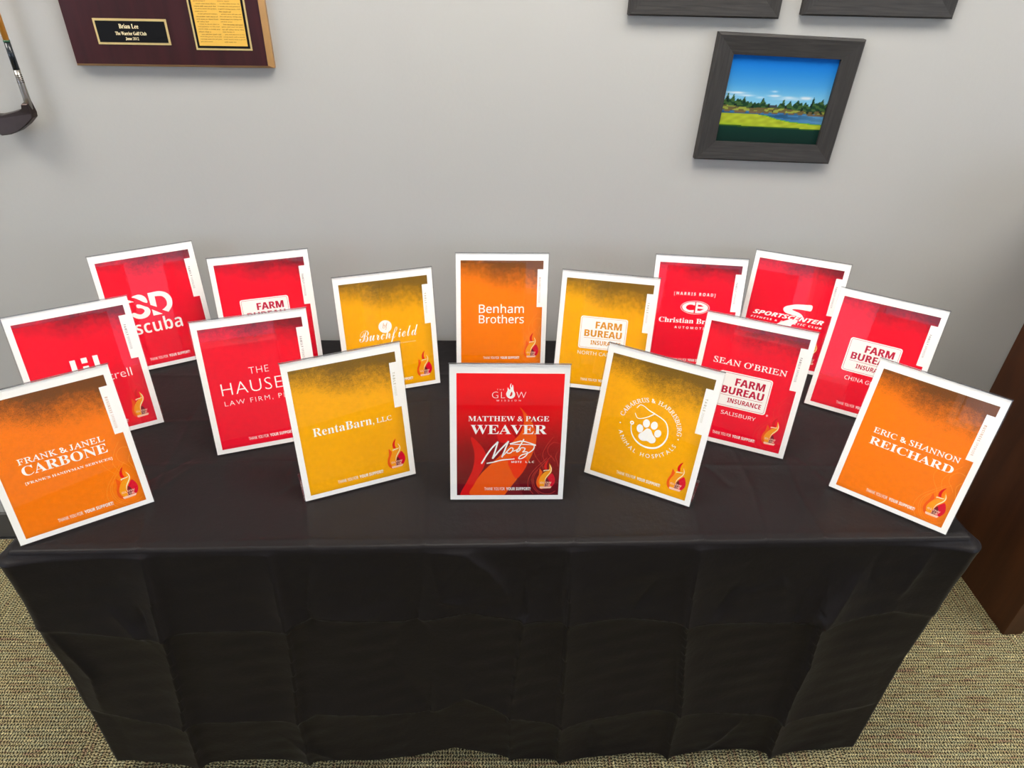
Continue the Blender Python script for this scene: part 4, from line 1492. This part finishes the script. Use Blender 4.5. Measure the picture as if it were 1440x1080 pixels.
me = mesh_py('gold_edge', v, [(0, 1, 5, 4), (1, 2, 6, 5), (2, 3, 7, 6), (3, 0, 4, 7), (4, 5, 9, 8), (5, 6, 10, 9), (6, 7, 11, 10), (7, 4, 8, 11), (3, 2, 1, 0)])
link('gold_edge', me, pl, M['gold'])
box('maroon_board', PL, PW - PB, -PT - 0.0008, -PT + 0.004, PB * 0.5, PH - PB, M['maroon'], pl)


def plate(name, x0, x1, z0, z1, border, inner_mat, letters, gap=None):
    yb2 = -PT - 0.0008
    p = box(name, x0, x1, yb2 - 0.0010, yb2, z0, z1, M['brass'], pl)
    if gap:
        box('black_border', x0 + border, x1 - border, yb2 - 0.0013, yb2 - 0.0010, z0 + border, z1 - border, M['plate_black'], p)
        border = border + gap
    box('plate_face', x0 + border, x1 - border, yb2 - 0.0016, yb2 - 0.0010, z0 + border, z1 - border, inner_mat, p)
    q = Pr()
    for a in letters:
        q.text(*a[:5], style=a[5])
    me = bpy.data.meshes.new('engraving')
    me.from_pydata([(a, yb2 - 0.0018, b2) for a, b2, c2 in q.v], [], q.f)
    link('engraving', me, p, M['ink_cream'] if inner_mat is M['plate_black'] else M['text_ink'])
    return p


X0, Z0 = -0.801, 0.6365
plate('name_plate', -0.742 - X0, -0.599 - X0, 0.679 - Z0, 0.7265 - Z0, 0.0042, M['plate_black'],
      [('Brian Lee', 0.1075, 0.1455, 0.0722, 0.0805, 'bold'), ('The Warrior Golf Club', 0.0975, 0.1580, 0.0600, 0.0665, 'bold'), ('June 2012', 0.1150, 0.1410, 0.0505, 0.0565, 'bold')])
# newspaper article plate: text in two columns
WORDS = 'golf course members played every morning under the tall pines while the greens were still wet and the coach told them that a good swing starts with a steady grip and patience so the club keeps its doors open to all who love the game and want to learn from one another each season of the year'.split()
lt = []
ax0, ax1, az0 = -0.541 - X0, -0.446 - X0, 0.679 - Z0
colw = (ax1 - ax0 - 0.010) / 2
wi = 0
for cidx in range(2):
    z = az0 + 0.0065
    cx0 = ax0 + 0.003 + cidx * (colw + 0.004)
    n = 0
    while z < az0 + 0.175:
        k_ = 5
        line = ' '.join(WORDS[(wi + j) % len(WORDS)] for j in range(k_))
        wi += k_
        fr = 1.0 if (n % 4) else 0.55
        ind = 0.004 if (n % 4) == 3 else 0
        lt.append((line[: max(8, int(len(line) * fr))], cx0 + ind, cx0 + colw * (fr if fr < 1 else 1), z, z + 0.0024, 'plain'))
        z += 0.0046
        n += 1
plate('article_plate', -0.5505 - X0, -0.4385 - X0, 0.6710 - Z0, 0.286, 0.0035, M['plate_yellow'], lt, gap=0.0045)

# ------------------------------------------------------------------ golf club
M['steel'] = simple('brushed_steel', srgb(150, 146, 140), 0.28, metal=0.9, var=0.15, bscale=90)
M['steel_dark'] = simple('darkened_steel_head', srgb(56, 46, 43), 0.34, metal=0.75, var=0.25, bscale=60)
M['shaft'] = simple('amber_wood_shaft', srgb(214, 142, 50), 0.35, var=0.15, bscale=30)
M['green_band'] = simple('green_whipping', srgb(40, 84, 58), 0.5, var=0.1, bscale=200)
M['ferrule'] = simple('black_ferrule', srgb(18, 24, 30), 0.25, var=0.05, bscale=60)
M['grip'] = simple('leather_grip', srgb(40, 30, 24), 0.7, var=0.1, bscale=80)


def tube(name, pts, rad, mat, parent, seg=14):
    """pts 3D list with radii"""
    P = [Vector(p) for p in pts]
    v, f = [], []
    for k, p in enumerate(P):
        d = (P[min(k + 1, len(P) - 1)] - P[max(k - 1, 0)]).normalized()
        u = d.cross(Vector((0, 1, 0))).normalized()
        w2 = d.cross(u).normalized()
        for s_ in range(seg):
            a = 2 * math.pi * s_ / seg
            v.append(p + (u * math.cos(a) + w2 * math.sin(a)) * rad[k])
    for k in range(len(P) - 1):
        for s_ in range(seg):
            s2 = (s_ + 1) % seg
            f.append((k * seg + s_, k * seg + s2, (k + 1) * seg + s2, (k + 1) * seg + s_))
    f.append(tuple(range(seg - 1, -1, -1)))
    f.append(tuple((len(P) - 1) * seg + s_ for s_ in range(seg)))
    me = mesh_py(name, v, f, True)
    bm = bmesh.new()
    bm.from_mesh(me)
    bmesh.ops.recalc_face_normals(bm, faces=bm.faces)
    bm.to_mesh(me)
    bm.free()
    return link(name, me, parent, mat)


GY = YW - 0.026
gc = empty('golf_club', (-0.925, GY, 0.50 + TZ))
tag(gc, 'old golf iron with amber shaft hanging on the wall left of the plaque', 'golf club')


def G(x, z, y=0.0):
    return (x + 0.925, y, z - 0.50)


lean = (-0.920 + 0.9135) / 0.05
def SX(z):
    return -0.9170 + (z - 0.6285) * -0.012
tube('hosel', [G(-0.9165, 0.548), G(-0.9165, 0.575), G(SX(0.60), 0.600), G(SX(0.6285), 0.6285)], [0.0075, 0.0068, 0.0064, 0.0062], M['steel'], gc)
for k in range(5):
    z = 0.604 + k * 0.0036
    tube('hosel_groove', [G(SX(z), z), G(SX(z), z + 0.0012)], [0.0067, 0.0067], M['steel_dark'], gc)
tube('ferrule', [G(SX(0.6286), 0.6286), G(SX(0.680), 0.680)], [0.0063, 0.0058], M['ferrule'], gc)
tube('whipping_band', [G(SX(0.6801), 0.6801), G(SX(0.684), 0.684)], [0.0062, 0.0062], M['green_band'], gc)
tube('shaft', [G(SX(0.6841), 0.6841), G(SX(1.25), 1.25)], [0.0056, 0.0070], M['shaft'], gc)
tube('grip', [G(SX(1.2501), 1.2501), G(SX(1.50), 1.50)], [0.0085, 0.0115], M['grip'], gc)
# head: blade with heel at right, toe to the left
prof = [(-0.9085, 0.556), (-0.9068, 0.545), (-0.9080, 0.536), (-0.925, 0.521), (-0.945, 0.508), (-0.965, 0.500), (-0.985, 0.497), (-0.998, 0.503), (-1.003, 0.516), (-1.000, 0.532), (-0.992, 0.540), (-0.975, 0.540), (-0.955, 0.545), (-0.935, 0.551), (-0.9255, 0.556), (-0.923, 0.566), (-0.9105, 0.566)]
v, f = [], []
n_ = len(prof)
cxm = sum(p[0] for p in prof) / n_
czm = sum(p[1] for p in prof) / n_
layers = [(-0.0075, 0.93, 0.0), (-0.009, 0.86, 0.0), (0.0045, 1.0, 1.0), (0.0075, 0.95, 1.0)]
for (yy, s_, t_) in [layers[1], layers[0], layers[2], layers[3]]:
    for (a, b2) in prof:
        thick = 1.0 + 1.1 * max(0, (0.545 - b2)) / 0.05
        v.append(G(cxm + (a - cxm) * s_, czm + (b2 - czm) * s_, yy * (thick if yy < 0 else 1)))
for k in range(3):
    for s_ in range(n_):
        s2 = (s_ + 1) % n_
        f.append((k * n_ + s_, k * n_ + s2, (k + 1) * n_ + s2, (k + 1) * n_ + s_))
f.append(tuple(range(n_)))
f.append(tuple(3 * n_ + s_ for s_ in range(n_ - 1, -1, -1)))
me = mesh_py('club_head', v, f, False)
bm = bmesh.new()
bm.from_mesh(me)
bmesh.ops.recalc_face_normals(bm, faces=bm.faces)
bm.to_mesh(me)
bm.free()
link('club_head', me, gc, M['steel_dark'])
# the two wall hooks that carry it, above the frame
hk = empty('wall_hook', (SX(1.10) , YW, 1.10 + TZ))
tag(hk, 'small brass wall hook behind the shaft of the golf iron', 'hook')
box('hook_plate', -0.012, 0.012, -0.004, -0.0003, -0.02, 0.02, M['brass'], hk, 0.001)
tube('hook_arm', [(0.0105, -0.004, -0.004), (0.0105, -0.018, -0.010), (0.0105, -0.034, -0.010), (0.0105, -0.038, 0.004)], [0.002] * 4, M['brass'], hk, 10)
tube('hook_arm', [(-0.0105, -0.004, -0.004), (-0.0105, -0.018, -0.010), (-0.0105, -0.034, -0.010), (-0.0105, -0.038, 0.004)], [0.002] * 4, M['brass'], hk, 10)
tube('hook_bar', [(-0.0105, -0.034, -0.010), (0.0105, -0.034, -0.010)], [0.002] * 2, M['brass'], hk, 10)
